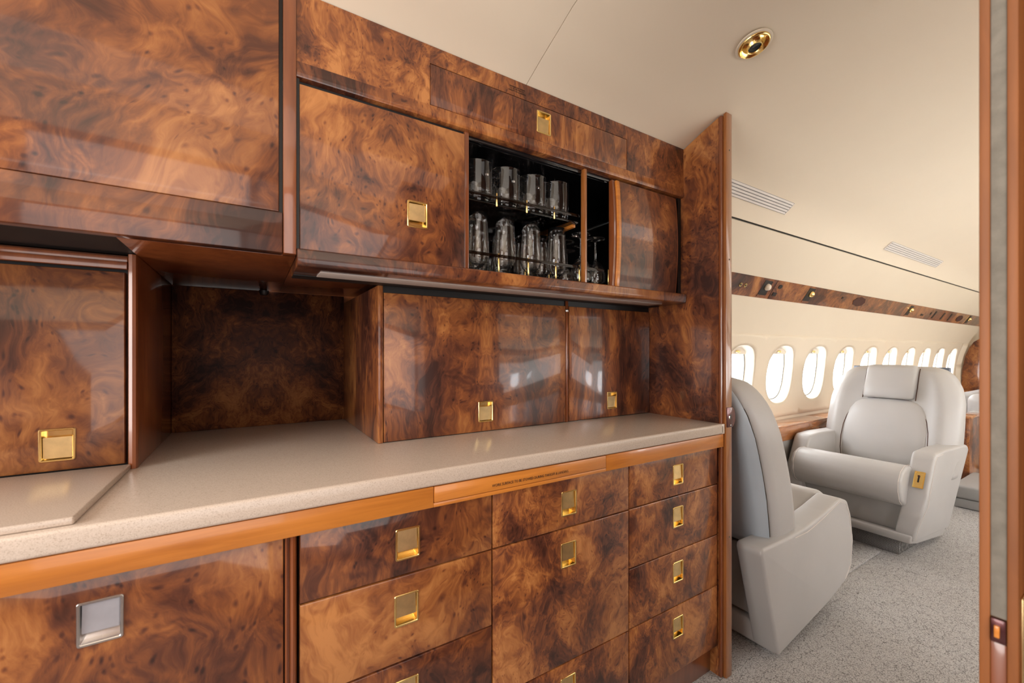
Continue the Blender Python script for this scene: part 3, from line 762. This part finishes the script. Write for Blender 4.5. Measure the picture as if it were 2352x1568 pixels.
for x in (.610, .7144, .8201, .9350-.0166, 1.0517):
    cyl('rail_pin', (x, 1.0470, .2565), .0030, .060, M['gold'], lr, 12, bev=.4)
for x in (.56, .672, .775, .875):
    cyl('rail_pin', (x, 1.155, .2475), .0026, .042, M['gold'], lr, 12, bev=.4)

# --- glassware
def wall_of(outer, t, foot=0.0):
    """outer profile bottom to top; returns closed lathe profile with wall thickness t"""
    inner = [(max(r-t, 0.0), z) for r, z in outer if z > outer[0][1]+foot]
    return [(0, outer[0][1])] + outer + [(outer[-1][0]-t*.5, outer[-1][1]+t*.3)] + inner[::-1] + [(0, inner[0][1])]
tum = lathe_me(wall_of([(.031, 0), (.037, .004), (.042, .020), (.0448, .050), (.0458, .085), (.0460, .118), (.0464, .1265), (.0466, .128)], .0013, .004), 40)
tum_s = lathe_me(wall_of([(.028, 0), (.033, .003), (.0345, .02), (.0355, .06), (.036, .100)], .0011, .006), 40)
flute_in = [(.0, 0), (.033, 0), (.0335, .0015), (.020, .004), (.006, .008), (.0042, .014), (.0045, .022), (.014, .030), (.028, .044), (.034, .062), (.0345, .085), (.0325, .120), (.0305, .155), (.0292, .187), (.0278, .1876), (.0290, .155), (.031, .120), (.033, .085), (.0325, .062), (.0265, .045), (.013, .032), (0, .028)]
flute = lathe_me(flute_in, 40)
wine_in = [(0, 0), (.034, 0), (.0345, .0015), (.022, .004), (.006, .008), (.0036, .016), (.0034, .070), (.006, .080), (.020, .090), (.033, .108), (.0385, .130), (.037, .155), (.0325, .180), (.0315, .1803), (.036, .155), (.0373, .130), (.032, .109), (.0195, .0915), (0, .085)]
wine = lathe_me(wine_in, 40)
cord_in = [(0, 0), (.030, 0), (.0305, .0015), (.02, .0035), (.005, .007), (.0034, .014), (.0034, .040), (.006, .047), (.022, .058), (.032, .075), (.034, .095), (.031, .115), (.030, .1153), (.0328, .095), (.0308, .076), (.021, .0595), (0, .053)]
cordial = lathe_me(cord_in, 32)
for me in (tum, tum_s, flute, wine, cordial): me.shade_smooth(); me.materials.append(M['glass'])
def gl(name, me, x, y, z, label, group, flip=False, h=0):
    o = bpy.data.objects.new(name, me); col.objects.link(o); o.location = (x, y, z+H+(h if flip else 0))
    if flip: o.rotation_euler.x = PI
    return tag(o, label, 'glass', group)
ZS = .4292
five = ['leftmost of five', 'second of five from left', 'middle one of five', 'fourth of five from left', 'rightmost of five']
words_ = ['leftmost', 'second from left', 'third from left', 'rightmost']
for i, x in enumerate((.572, .670, .771, .866)):
    gl('tumbler', tum, x, 1.108, ZS, 'large clear tumbler in the front row on the glass shelf, %s' % words_[i], 'large tumblers on the glass shelf')
for i, x in enumerate((.560, .640, .722, .802, .880)):
    gl('small_tumbler', tum_s, x, 1.292, ZS, 'small clear tumbler in the rear row on the glass shelf, ' + five[i], 'small tumblers in the rear row')
fl_l = ['partly hidden by the cabinet frame at left', 'second from left', 'third from left', 'fourth from left, near the centre post']
for i, x in enumerate((.573, .668, .766, .872)):
    gl('tulip_glass', flute, x, 1.108, ZF, 'tall clear tulip glass on the cabinet floor, %s' % fl_l[i], 'tulip glasses in the front row')
for i, x in enumerate((.545, .632, .718, .808, .885)):
    gl('tulip_glass', flute, x, 1.215, ZF, 'tulip glass behind the front row on the cabinet floor, ' + five[i], 'tulip glasses in the second row')
for i, x in enumerate((.59, .68, .77, .86)):
    gl('small_tumbler', tum_s, x, 1.305, ZF, 'small tumbler at the back of the cabinet floor behind the tulip glasses, ' + words_[i], 'small tumblers on the cabinet floor')
gl('wine_glass', wine, .968, 1.095, ZF, 'upturned wine glass right of the centre post, nearest the post', 'upturned wine glasses', True, .1803)
gl('wine_glass', wine, 1.050, 1.110, ZF, 'upturned wine glass right of the centre post, beside the sliding door', 'upturned wine glasses', True, .1803)
for x, y, wd in ((.985, 1.20, 'second row, left one'), (1.070, 1.205, 'second row, right one'), (.99, 1.295, 'third row, left one'), (1.075, 1.30, 'third row, right one')):
    gl('wine_glass', wine, x, y, ZF, 'upturned wine glass right of the centre post, ' + wd, 'upturned wine glasses at the back', True, .1803)
# stemware rack under the cabinet top with small glasses hanging by the foot
rk = empty('stemware_rack', (.7, 1.3, .60), 'black stemware rack under the cabinet top with glasses hanging from it', 'rack')
for x in (.545, .605, .648, .708, .751, .811, .852, .905):
    box('rack_rail', x-.003, x+.003, 1.160, 1.240, .5865, .5995, M['gloss_black'], rk, .0005)
for i, x in enumerate((.575, .678, .781, .882)):
    gl('cordial_glass', cordial, x, 1.200, .4740, 'small stemmed glass hanging upside down from the rack, ' + words_[i], 'hanging stemmed glasses', True, .1153)

# ------------------------------------------------------------------ ceiling fixture and vents
fx = empty('ceiling_light', (1.248, .656, .905), 'round polished gold recessed ceiling light with a black lens', 'ceiling light')
tilt = Matrix.Rotation(-math.atan2(.037, .146), 4, 'X')
ring = lathe_me([(.0425, .0015), (.0430, -.0015), (.0405, -.0055), (.0385, -.0058), (.0350, -.001), (.0300, .0022), (.0245, -.001), (.0215, -.008), (.0200, -.0115), (.0182, -.0120), (.0168, -.0105), (.0165, -.0075), (.015, .005), (.030, .006), (.042, .004)], 48)
ring.transform(tilt); link('trim_ring', ring, (1.248, .656, .899), M['gold'], fx); autosmooth(ring, 50)
ln = lathe_me([(0, -.0065), (.005, -.0080), (.010, -.0078), (.0163, -.0085), (.0166, -.004), (0, -.002)], 32); ln.transform(tilt); link('lens', ln, (1.248, .656, .899), M['gloss_black'], fx); autosmooth(ln, 60)
bz_ = lathe_me([(.0415, .003), (.0485, .0025), (.0490, -.0005), (.0460, -.0016), (.0415, -.0016)], 48); bz_.transform(tilt); link('bezel', bz_, (1.248, .656, .900), M['cream_ceiling'], fx); autosmooth(bz_, 50)

def vent(x0, x1, label):
    a = Vector((1.041, .7655)); b = Vector((1.0905, .7215)); d = (b-a); Ln = d.length; d.normalize(); nr = Vector((-d.y, d.x))
    if nr.y > 0: nr = -nr            # pointing into the cabin (down)
    t = empty('ceiling_vent', ((x0+x1)/2, 1.066, .742), label, 'vent')
    def bar(nm, s0, s1, d0, d1, m, xa, xb):
        q = [a+d*s0+nr*d0, a+d*s1+nr*d0, a+d*s1+nr*d1, a+d*s0+nr*d1]
        extrude_poly(nm, [tuple(p) for p in q], xa, xb, m, t, 'x')
    bar('backing', .0, Ln, -.001, .002, M['ventgap'], x0, x1)
    n = 5; pitch = Ln/n
    for i in range(n):
        s = (i+.12)*pitch
        bar('slat', s, s+pitch*.66, .002, .0065, M['vent'], x0+.004, x1-.004)
    bar('end_cap', 0, Ln, .001, .006, M['vent'], x0-.004, x0); bar('end_cap', 0, Ln, .001, .006, M['vent'], x1, x1+.004)
vent(1.60, 2.362, 'slatted air vent in the cream ceiling just past the wooden post')
vent(3.76, 4.94, 'slatted air vent further along the cream ceiling')

# ------------------------------------------------------------------ passenger service panel (burl strip)
sa, sb = Vector(STRIP[0]), Vector(STRIP[1]); sd_ = (sb-sa); SL = sd_.length; sd_.normalize(); sn = Vector((-abs(sd_.y), -abs(sd_.x)))
sn = Vector((sd_.y, -sd_.x)); 
if sn.x > 0: sn = -sn
ps = empty('service_panel', (5, 1.35, .39), 'long burl service strip along the cabin wall with reading lights and speakers', 'panel')
def onstrip(nm, x0, x1, t0, t1, d0, d1, m, bev=0):
    q = [sa+sd_*(t0*SL)+sn*d0, sa+sd_*(t1*SL)+sn*d0, sa+sd_*(t1*SL)+sn*d1, sa+sd_*(t0*SL)+sn*d1]
    return extrude_poly(nm, [tuple(p) for p in q], x0, x1, m, ps, 'x', bev=bev, seg=1)
for xa, xb in ((1.47, 2.778), (2.782, 5.96), (5.964, 8.98)): onstrip('panel_section', xa, xb, 0, 1, -.010, .003, M['burl'])
def strip_pt(x, t, d): q = sa+sd_*(t*SL)+sn*d; return (x, q.x, q.y)
def reading_light(x, gold=True):
    onstrip('light_recess', x-.045, x+.045, .10, .84, .003, .0045, M['black'])
    onstrip('recess_lip', x-.050, x+.050, .84, .93, .003, .006, M['trim'])
    me = lathe_me([(0, -.021), (.011, -.019), (.018, -.011), (.021, 0), (.018, .011), (.010, .019), (0, .021)], 20)
    me.shade_smooth(); link('lamp_ball', me, strip_pt(x+.006, .40, .010), M['gold'] if gold else M['shade'], ps)
reading_light(2.685, False); reading_light(3.262); reading_light(5.30, True); reading_light(7.40, True)
def disc_on(nm, x, t, rx, rt, m, d=.0045, n=20, hexa=None):
    me = lathe_me([(0, .0012), (1, .0012), (1, -.001), (0, -.001)], hexa or n)
    R = Matrix(((1, 0, 0, 0), (0, sd_.x, sn.x, 0), (0, sd_.y, sn.y, 0), (0, 0, 0, 1)))
    me.transform(Matrix.Diagonal((rx, rt, 1, 1))); me.transform(R); link(nm, me, strip_pt(x, t, d), m, ps)
for x in (2.412, 2.462):
    disc_on('call_button', x, .49, .013, .012, M['gold'], .0045); disc_on('button_centre', x, .49, .006, .006, M['gasket'], .0065)
disc_on('air_outlet', 2.842, .30, .022, .014, M['black']); onstrip('switch', 2.80, 2.845, .62, .80, .003, .006, M['black'])
onstrip('switch', 3.765, 3.79, .28, .40, .003, .006, M['black'])
disc_on('speaker_grille', 4.10, .42, .115, .040, M['speaker'], .005, hexa=8)
onstrip('switch', 5.68, 5.75, .60, .74, .003, .006, M['black']); onstrip('slot', 5.93, 5.955, .35, .55, .003, .006, M['black'])
for x in (6.05, 6.35, 6.62): onstrip('slot', x, x+.05, .2, .85, .003, .005, M['black'])
disc_on('speaker_grille', 7.02, .5, .12, .040, M['speaker'], .005, hexa=8)

# ------------------------------------------------------------------ side ledge
lg = empty('side_ledge', (5.3, 1.48, -.6), 'polished wooden side ledge running along the cabin wall below the windows', 'ledge')
lx = [2.50, 3.70, 4.85, 6.0, 7.1, 8.3]
for a, b in zip(lx, lx[1:]):
    box('ledge_top', a+.001, b-.001, 1.400, 1.551, -.5085, -.4985, M['ledge'], lg, .002)
    box('fascia', a+.001, b-.001, 1.402, 1.425, -.556, -.5090, M['ledge'], lg, .002)
    box('lower_fascia', a+.001, b-.001, 1.407, 1.43, -.604, -.5570, M['ledge'], lg, .002)
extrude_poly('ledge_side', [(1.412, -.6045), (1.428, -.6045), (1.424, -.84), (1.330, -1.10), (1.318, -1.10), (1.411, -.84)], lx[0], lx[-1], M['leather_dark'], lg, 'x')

# ------------------------------------------------------------------ armchairs
def sring(cx, cy, z, a, b, e=3.2, n=36, fn=None):
    out = []
    for i in range(n):
        t = 2*PI*i/n; x = a*math.copysign(abs(math.cos(t))**(2/e), math.cos(t)); y = b*math.copysign(abs(math.sin(t))**(2/e), math.sin(t))
        if fn: x += fn(x, y, z)
        out.append(Vector((cx+x, cy+y, z)))
    return out
def loft_me(rings, cap=True):
    n = len(rings[0]); vs = [v for r in rings for v in r]; fs = []
    for j in range(len(rings)-1):
        for i in range(n): fs.append((j*n+i, j*n+(i+1) % n, (j+1)*n+(i+1) % n, (j+1)*n+i))
    if cap:
        for k, r in ((0, rings[0]), (len(rings)-1, rings[-1])):
            c = sum(r, Vector())/n; vs.append(c); ci = len(vs)-1
            for i in range(n): fs.append((k*n+i, k*n+(i+1) % n, ci))
    return fixn(me_from(vs, fs))
def interp(tab, z):
    for (a, *p), (b, *q) in zip(tab, tab[1:]):
        if a <= z <= b:
            t = (z-a)/(b-a); return [u+(v-u)*t for u, v in zip(p, q)]
    return list(tab[-1][1:]) if z > tab[-1][0] else list(tab[0][1:])
def tube_me(pts, r, n=6):
    vs, fs = [], []
    for i, p in enumerate(pts):
        t = (pts[min(i+1, len(pts)-1)]-pts[max(i-1, 0)]).normalized()
        u = t.orthogonal().normalized() if i == 0 else (u-t*u.dot(t)).normalized(); w_ = t.cross(u)
        for k in range(n):
            a = 2*PI*k/n; vs.append(p+u*(r*math.cos(a))+w_*(r*math.sin(a)))
    for i in range(len(pts)-1):
        for k in range(n): fs.append((i*n+k, i*n+(k+1) % n, (i+1)*n+(k+1) % n, (i+1)*n+k))
    return me_from(vs, fs)
# backrest table: height above floor, x of front surface, x of rear surface, half width
BT0 = [(.40, -.085, -.275, .315), (.50, -.105, -.305, .325), (.62, -.140, -.335, .330), (.74, -.178, -.368, .328), (.84, -.215, -.400, .324),
      (.92, -.248, -.424, .310), (.98, -.272, -.440, .286), (1.02, -.290, -.448, .258), (1.045, -.305, -.450, .226), (1.062, -.325, -.442, .180)]
def armchair(name, loc, rz, label, arms, headrest, hw=.345, back_label=None, thick=0.0, bw=1.0):
    BT = [(a, b+thick, c, d*bw) for a, b, c, d in BT0]
    t = empty(name, (loc[0], loc[1], -1.16), label, 'armchair', None, None, rz)
    def part(nm, me, m, par=None, at=(0, 0, 0)):
        o = bpy.data.objects.new(nm, me); col.objects.link(o); o.parent = par or t; o.location = at
        if m is not None: me.materials.append(m)
        return o
    def ext(nm, pts, y0, y1, m, bev, seg=4, par=None, fn=None):
        n = len(pts); bm = bmesh.new()
        a = [bm.verts.new((p[0], y0, p[1])) for p in pts]; b = [bm.verts.new((p[0], y1, p[1])) for p in pts]
        bm.faces.new(a); bm.faces.new(b[::-1])
        for i in range(n): bm.faces.new((a[i], b[i], b[(i+1) % n], a[(i+1) % n]))
        bmesh.ops.recalc_face_normals(bm, faces=bm.faces)
        bmesh.ops.bevel(bm, geom=list(bm.edges), offset=bev, segments=seg, affect='EDGES', profile=.5, clamp_overlap=True)
        if fn:
            for v in bm.verts: v.co = fn(v.co)
        me = bm_me(bm, nm); autosmooth(me, 50); return part(nm, me, m, par)
    # pedestal and base frame
    ext('pedestal', [(-.20, .0), (.24, .0), (.22, .12), (-.20, .12)], -.17, (.20 if arms else .16), M['carpet_weave'], .004, 1)
    tp = .755 if arms else 1.0
    tq = tp if arms else .54
    taper = lambda c: Vector((c.x, c.y*((tq if c.y > 0 else tp)+(1-(tq if c.y > 0 else tp))*min(1, max(0, (c.z-.04)/.30))), c.z))
    fb = [(-.275, .018), (.20, .080), (.335, .112), (.366, .150), (.366, .172), (-.275, .10)]
    ext('base_skirt', fb, -hw+.012, hw-.012, M['leather'], .012, 3, fn=taper)
    # centre body below the cushion
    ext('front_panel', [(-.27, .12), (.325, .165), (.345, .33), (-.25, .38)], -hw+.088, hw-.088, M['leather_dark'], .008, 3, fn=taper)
    # side shells
    if arms: sp = [(-.285, .070), (.335, .125), (.375, .190), (.385, .280), (.350, .400), (.285, .520), (.250, .585), (.225, .606), (.10, .612), (-.20, .606), (-.315, .597), (-.335, .57)]
    else: sp = [(-.275, .022), (.150, .090), (.330, .135), (.385, .185), (.402, .300), (.375, .420), (.335, .490), (.270, .512), (.12, .482), (-.06, .455), (-.20, .448), (-.385, .450), (-.395, .43)]
    for s in (-1, 1):
        y0, y1 = (hw-.098, hw) if s > 0 else (-hw, -hw+.098)
        o = ext('side_shell', sp, y0, y1, M['leather'], .016, 4, fn=taper)
        # twin stitching following the shell edge
        pts = []
        q = sp[1:9] if arms else sp[2:11]
        for k_ in range(len(q)-1):
            for j in range(4):
                a, b = Vector(q[k_]), Vector(q[k_+1]); pp = a.lerp(b, j/4)
                c = Vector((0.0, .30)); dr = (c-pp).normalized()*.020; pts.append(Vector((pp.x+dr.x, s*(hw+.0004), pp.y+dr.y)))
        pts = [taper(p) for p in pts]
        me = tube_me(pts, .0011, 5); me.shade_smooth(); part('stitching', me, M['thread'], o)
        if arms and s < 0 or (arms and s > 0):
            if (s > 0): 
                # gold control plate set in the front face of the aisle-side arm
                an = math.atan2(.505-.335, .265-.372)  # along the sloping face
                cen = Vector((.3215, s*(hw-.044), .470)); ux = Vector((.285-.350, 0, .520-.400)).normalized(); un = Vector((ux.z, 0, -ux.x))
                R = Matrix(((un.x, 0, ux.x, 0), (0, 1, 0, 0), (un.z, 0, ux.z, 0), (0, 0, 0, 1)))
                def pl(nm, hy, hz, d0, d1, m, par, off=(0, 0), bev=.0015):
                    bm = bmesh.new(); bmesh.ops.create_cube(bm, size=1)
                    for v in bm.verts: v.co = Vector((d0+(v.co.x+.5)*(d1-d0), v.co.y*2*hy+off[0], v.co.z*2*hz+off[1]))
                    bmesh.ops.bevel(bm, geom=list(bm.edges), offset=bev, segments=2, affect='EDGES')
                    me = bm_me(bm, nm); me.transform(R); me.transform(Matrix.Translation(cen)); autosmooth(me, 40); return part(nm, me, m, par)
                pl('control_bezel', .022, .046, -.004, .004, M['gold'], o)
                for sy in (-1, 1): pl('bezel_rib', .0022, .042, .003, .008, M['gold'], o, (sy*.0170, 0), .001)
                for sz in (-1, 1): pl('bezel_rib', .0165, .0022, .003, .008, M['gold'], o, (0, sz*.0405), .001)
                pl('lever_slot', .0035, .020, .0035, .0048, M['black'], o, (-.001, .004), .0005)
                pl('lever', .0042, .0042, .0045, .010, M['bronze'], o, (-.001, .018), .001)
    # seat cushion with rolled front bolster
    cu = [(-.16, .40), (.05, .455), (.22, .505), (.300, .535), (.360, .537), (.415, .512), (.445, .465), (.448, .410), (.425, .355), (.38, .322), (.32, .312), (-.16, .34)]
    if arms: pass
    if not arms: cu = [(x*.93-.012, z-.025) for x, z in cu]
    cush = ext('seat_cushion', cu, -hw+.070 if arms else -hw+.101, hw-.082 if arms else hw-.101, M['leather'], .020, 5)
    for s in ((-1, 1) if arms else ()):
        pts = [Vector((x+(.002 if x > .2 else 0), s*(hw-.092), z+.0012)) for x, z in cu[2:10]]
        dense = []
        for a, b in zip(pts, pts[1:]): dense += [a.lerp(b, j/3) for j in range(3)]
        me = tube_me(dense, .0012, 5); part('seam', me, M['thread'], cush)
    # backrest: lofted shell with raised wings
    rings = []
    zz = [.40, .405, .43, .48, .54, .60, .66, .72, .78, .84, .89, .93, .965, .99, 1.01, 1.027, 1.040, 1.050, 1.057, 1.062]
    sc = hw/.345
    for z in zz:
        xf, xr, hw_ = interp(BT, z); hw_ *= sc
        if z <= .402: xf -= .02; xr += .02; hw_ -= .02
        cx = (xf+xr)/2; a = (xf-xr)/2
        if z > 1.045: a *= max(.25, 1-(z-1.045)*28)
        def wing(x, y, z, hw_=hw_, a=a):
            s = abs(y)/hw_
            return (.040*math.exp(-((s-.78)/.15)**2) - .014*math.exp(-(s/.5)**2)) * (1 if x > 0 else 0) * min(1, max(0, (1.05-z)/.1))
        rings.append(sring(cx, 0, z, a, hw_, 4.2, 56, wing))
    me = loft_me(rings); me.shade_smooth()
    me.materials.append(M['leather'])
    if back_label:
        me.materials.append(M['leather_back'])
    back = part('backrest', me, None)
    if back_label:
        # grey rear panel over the back, cool light put into its bluish colour, with a piped seam round it
        rr = []
        for z in zz[1:-3]:
            xf, xr, hw_ = interp(BT, z); hw_ *= sc; lim = hw_-.012; row = []
            for i in range(15):
                u = -1+2*i/14; y = u*lim; bulge = .012*(1-abs(u)**6)
                edge = (1-abs(u)**8)*.5+.5
                row.append(Vector((xr-.004+.0 if abs(u) < .93 else xr+.018, y, z)))
            rr.append(row)
        vs = [v for r in rr for v in r]; n = 15; fs = [(j*n+i, j*n+i+1, (j+1)*n+i+1, (j+1)*n+i) for j in range(len(rr)-1) for i in range(n-1)]
        me = fixn(me_from(vs, fs)); me.shade_smooth(); o = part('rear_panel', me, M['leather_back'], back); tag(o, 'grey leather rear panel of the backrest, tinted blue for cool light')
        md = o.modifiers.new('thickness', 'SOLIDIFY'); md.thickness = .004
    # stitching seam down the outer sides of the back
    for s in (-1, 1):
        pts = []
        for z in [.44+.03*i for i in range(18)]:
            xf, xr, hw_ = interp(BT, z); hw_ *= sc
            pts.append(Vector((xr+(xf-xr)*.14, s*(hw_*(1-.72**4.2)**(1/4.2)+.0005), z)))
        me = tube_me(pts, .0016, 5); part('piping', me, M['gasket'] if back_label else M['thread'], back)
    # padded centre cushion with an arched top
    PB = [(.40, .160), (.42, .200), (.50, .212), (.58, .216), (.66, .212), (.72, .200), (.77, .182), (.81, .158), (.832, .132), (.844, .10), (.849, .05)]
    rings = []
    for z, hwp in PB:
        xf, xr, _ = interp(BT, z); d = .042 if z > .41 else .02
        if z > .80: d = .042-(z-.80)*.35
        rings.append(sring(xf-.016, 0, z, d, hwp*sc+.014, 2.8, 40))
    me = loft_me(rings); me.shade_smooth(); part('back_cushion', me, M['leather'])
    def surf(z, y):
        xf, xr, w_ = interp(BT, z); w_ *= sc; cx = (xf+xr)/2; a = (xf-xr)/2; q = min(.999, abs(y)/w_)
        x = a*(1-q**4.2)**(1/4.2)
        return cx + x + (.040*math.exp(-((q-.78)/.15)**2) - .014*math.exp(-(q/.5)**2))*min(1, max(0, (1.05-z)/.1))
    pts = []
    for z, hwp in PB[1:]: pts.append((hwp*sc+.003, z))
    pts = [Vector((surf(z, y)+.001, -y, z)) for y, z in pts] + [Vector((surf(z, y)+.001, y, z)) for y, z in pts[::-1]]
    dn = []
    for a, b in zip(pts, pts[1:]): dn += [a.lerp(b, j/3) for j in range(3)]
    me = tube_me(dn, .0022, 6); me.shade_smooth(); part('cushion_seam_shade', me, M['speaker'], back)  # dark seam thread, with the crease shade put into its colour
    for s in (-1, 1):
        pts = [Vector((surf(z, .138)+.001, s*.138, z)) for z in [.845+.012*i for i in range(18)]]
        me = tube_me(pts, .0022, 6); me.shade_smooth(); part('pillow_seam_shade', me, M['speaker'], back)  # same dark line for the shaded crease beside the head pillow
    # head pillow
    if headrest:
        rings = []
        for z, hwp, d in ((.852, .10, .02), (.855, .124, .034), (.866, .132, .044), (.92, .134, .052), (.98, .133, .052), (1.03, .132, .050), (1.052, .130, .044), (1.066, .124, .034), (1.073, .10, .015)):
            xf, xr, _ = interp(BT, min(z, 1.0)); lean = -.27*(z-.97) if z > .97 else 0
            rings.append(sring(xf-.004+lean*.6, 0, z, d, hwp, 3.6, 40))
        me = loft_me(rings); me.shade_smooth(); part('head_pillow', me, M['leather'])
    else:
        rings = []
        for z, hwp, d in ((.866, .10, .02), (.87, .13, .036), (.90, .136, .045), (.98, .135, .045), (1.02, .13, .036), (1.035, .10, .015)):
            xf, xr, _ = interp(BT, z); rings.append(sring(xf-.006, 0, z, d, hwp, 3.6, 32))
        me = loft_me(rings); me.shade_smooth(); part('head_pillow', me, M['leather'])
    return t
armchair('armchair', (1.945, 1.108), 0.0, 'nearest grey leather armchair, seen from behind beside the wooden post', False, False, .322, True, .055)
armchair('armchair', (3.385, 1.030), PI-math.radians(2), 'grey leather armchair facing the camera with a gold control plate in its arm', True, True, .350, None, 0, 1.03)

# carpeted track covers on the floor between the chairs
tc = empty('track_cover', (2.5, 1.1, -1.16), 'carpet-covered seat track strip on the floor between the two armchairs', 'track cover')
box('cover_strip', 2.22, 3.08, .905, 1.02, -1.161, -1.145, M['carpet'], tc, .006)
box('cover_panel', 2.36, 2.96, 1.03, 1.26, -1.161, -1.128, M['carpet'], tc, .006)

# credenza and monitor beyond
cr = empty('credenza', (5.35, 1.2, -1.16), 'small burl credenza standing against the wall beyond the facing armchair', 'cabinet')
box('body', 5.15, 5.50, .925, 1.265, -1.15, -.565, M['burl'], cr, .004)
box('top', 5.13, 5.52, .912, 1.285, -.565, -.545, M['ledge'], cr, .004)
box('kick', 5.18, 5.48, .95, 1.26, -1.16, -1.15, M['trim'], cr, 0)
box('drawer_front', 5.143, 5.150, .945, 1.265, -.80, -.585, M['burl'], cr, .002)
kn_ = cyl('drawer_knob', (5.138, 1.10, -.70), .008, .014, M['gold'], cr, 14, Matrix.Rotation(PI/2, 4, 'Y'))
cr.location = Vector((5.35, 1.2, 0))
ot = empty('ottoman', (4.8, .65, -1.16), 'low taupe ottoman on the aisle floor in front of the credenza', 'ottoman')
box('base', 4.47, 5.05, .44, .885, -1.155, -1.09, M['leather_dark'], ot, .006)
box('cushion', 4.46, 5.06, .43, .895, -1.088, -.99, M['leather_dark'], ot, .018, 4)
cc = empty('club_chair', (6.3, .9, -1.16), 'far club chair with rounded back, just visible left of the door edge', 'chair')
box('backrest', 6.25, 6.42, .62, 1.15, -.95, -.43, M['leather'], cc, .08, 6)
box('arm_bolster', 6.05, 6.60, .66, .80, -.95, -.60, M['leather'], cc, .06, 6)
box('arm_bolster', 6.05, 6.60, 1.02, 1.14, -.95, -.60, M['leather'], cc, .055, 6)
box('seat_base', 6.04, 6.62, .66, 1.13, -1.13, -.78, M['leather_dark'], cc, .03, 3)
mo = empty('monitor', (4.3, 1.2, -.9), 'blue-grey monitor standing behind the facing armchair', 'monitor')
mm = [(3.93, .90), (3.97, .90), (4.05, 1.40), (4.01, 1.40)]
extrude_poly('screen_housing', [(4.02, .815), (4.06, .815), (4.10, 1.36), (4.06, 1.36)], -.42, -.108, M['monitor'], mo, 'z', bev=.006)
box('stand', 4.05, 4.10, 1.10, 1.20, -1.16, -.42, M['monitor'], mo, .003)

# far partial partition with a curved outline
fp = [(1.02, -1.15), (1.50, -1.0), (1.545, -.6), (1.555, -.4), (1.545, -.22), (1.52, -.06), (1.485, .05), (1.44, .135), (1.37, .19), (1.25, .205), (1.02, .205)]
o = extrude_poly('partition', [(y-.004, z) for y, z in fp], 8.20, 8.24, M['burl'], axis='x', bev=.006, seg=2)
tag(o, 'burl partition with a curved edge at the far end of the cabin', 'partition')
dv = empty('divan', (7.5, 1.15, -1.16), 'taupe upholstered divan far down the cabin past the credenza', 'sofa')
box('seat_base', 6.9, 8.1, .80, 1.27, -1.16, -.86, M['leather_dark'], dv, .02, 3)
for i in range(2): box('seat_cushion', 6.92+.59*i, 7.49+.59*i, .79, 1.30, -.858, -.72, M['leather'], dv, .04, 4)
box('back_cushion', 6.95, 8.05, 1.20, 1.34, -.72, -.47, M['leather'], dv, .04, 4)

# ------------------------------------------------------------------ open door leaf at the right edge of the view
dl = empty('door_1', (.9, .09, -1.16), kind='structure')
X0 = .600
box('leaf_core', X0+.004, 1.36, .0775, .1010, -1.155, .86, M['edgewood'], dl, .001)
box('edge_lipping', X0, X0+.004, .0944, .1017, -1.155, .86, M['edgewood'], dl, .0012)
box('edge_lipping', X0, X0+.004, .0768, .0840, -1.155, .86, M['edgewood'], dl, .0012)
box('seal_strip', X0+.0015, X0+.004, .0841, .0943, -.2525, .86, M['felt'], dl, .0006)
box('edge_infill', X0+.001, X0+.004, .0841, .0943, -1.155, -.2765, M['trim'], dl, .0006)
lt = box('latch_plate', X0-.0012, X0+.004, .0843, .0941, -.2755, -.2535, M['bronze'], dl, .0008)
box('latch_bolt', X0-.0040, X0-.0010, .0880, .0915, -.2700, -.2590, M['amber'], lt, .0006)
hp = box('flush_handle', X0+.012, X0+.10, .0750, .0775, -.36, -.232, M['gold_satin'], dl, .001)

# ------------------------------------------------------------------ tidy
for o in list(bpy.data.objects):
    if '_wl' in o: del o['_wl']
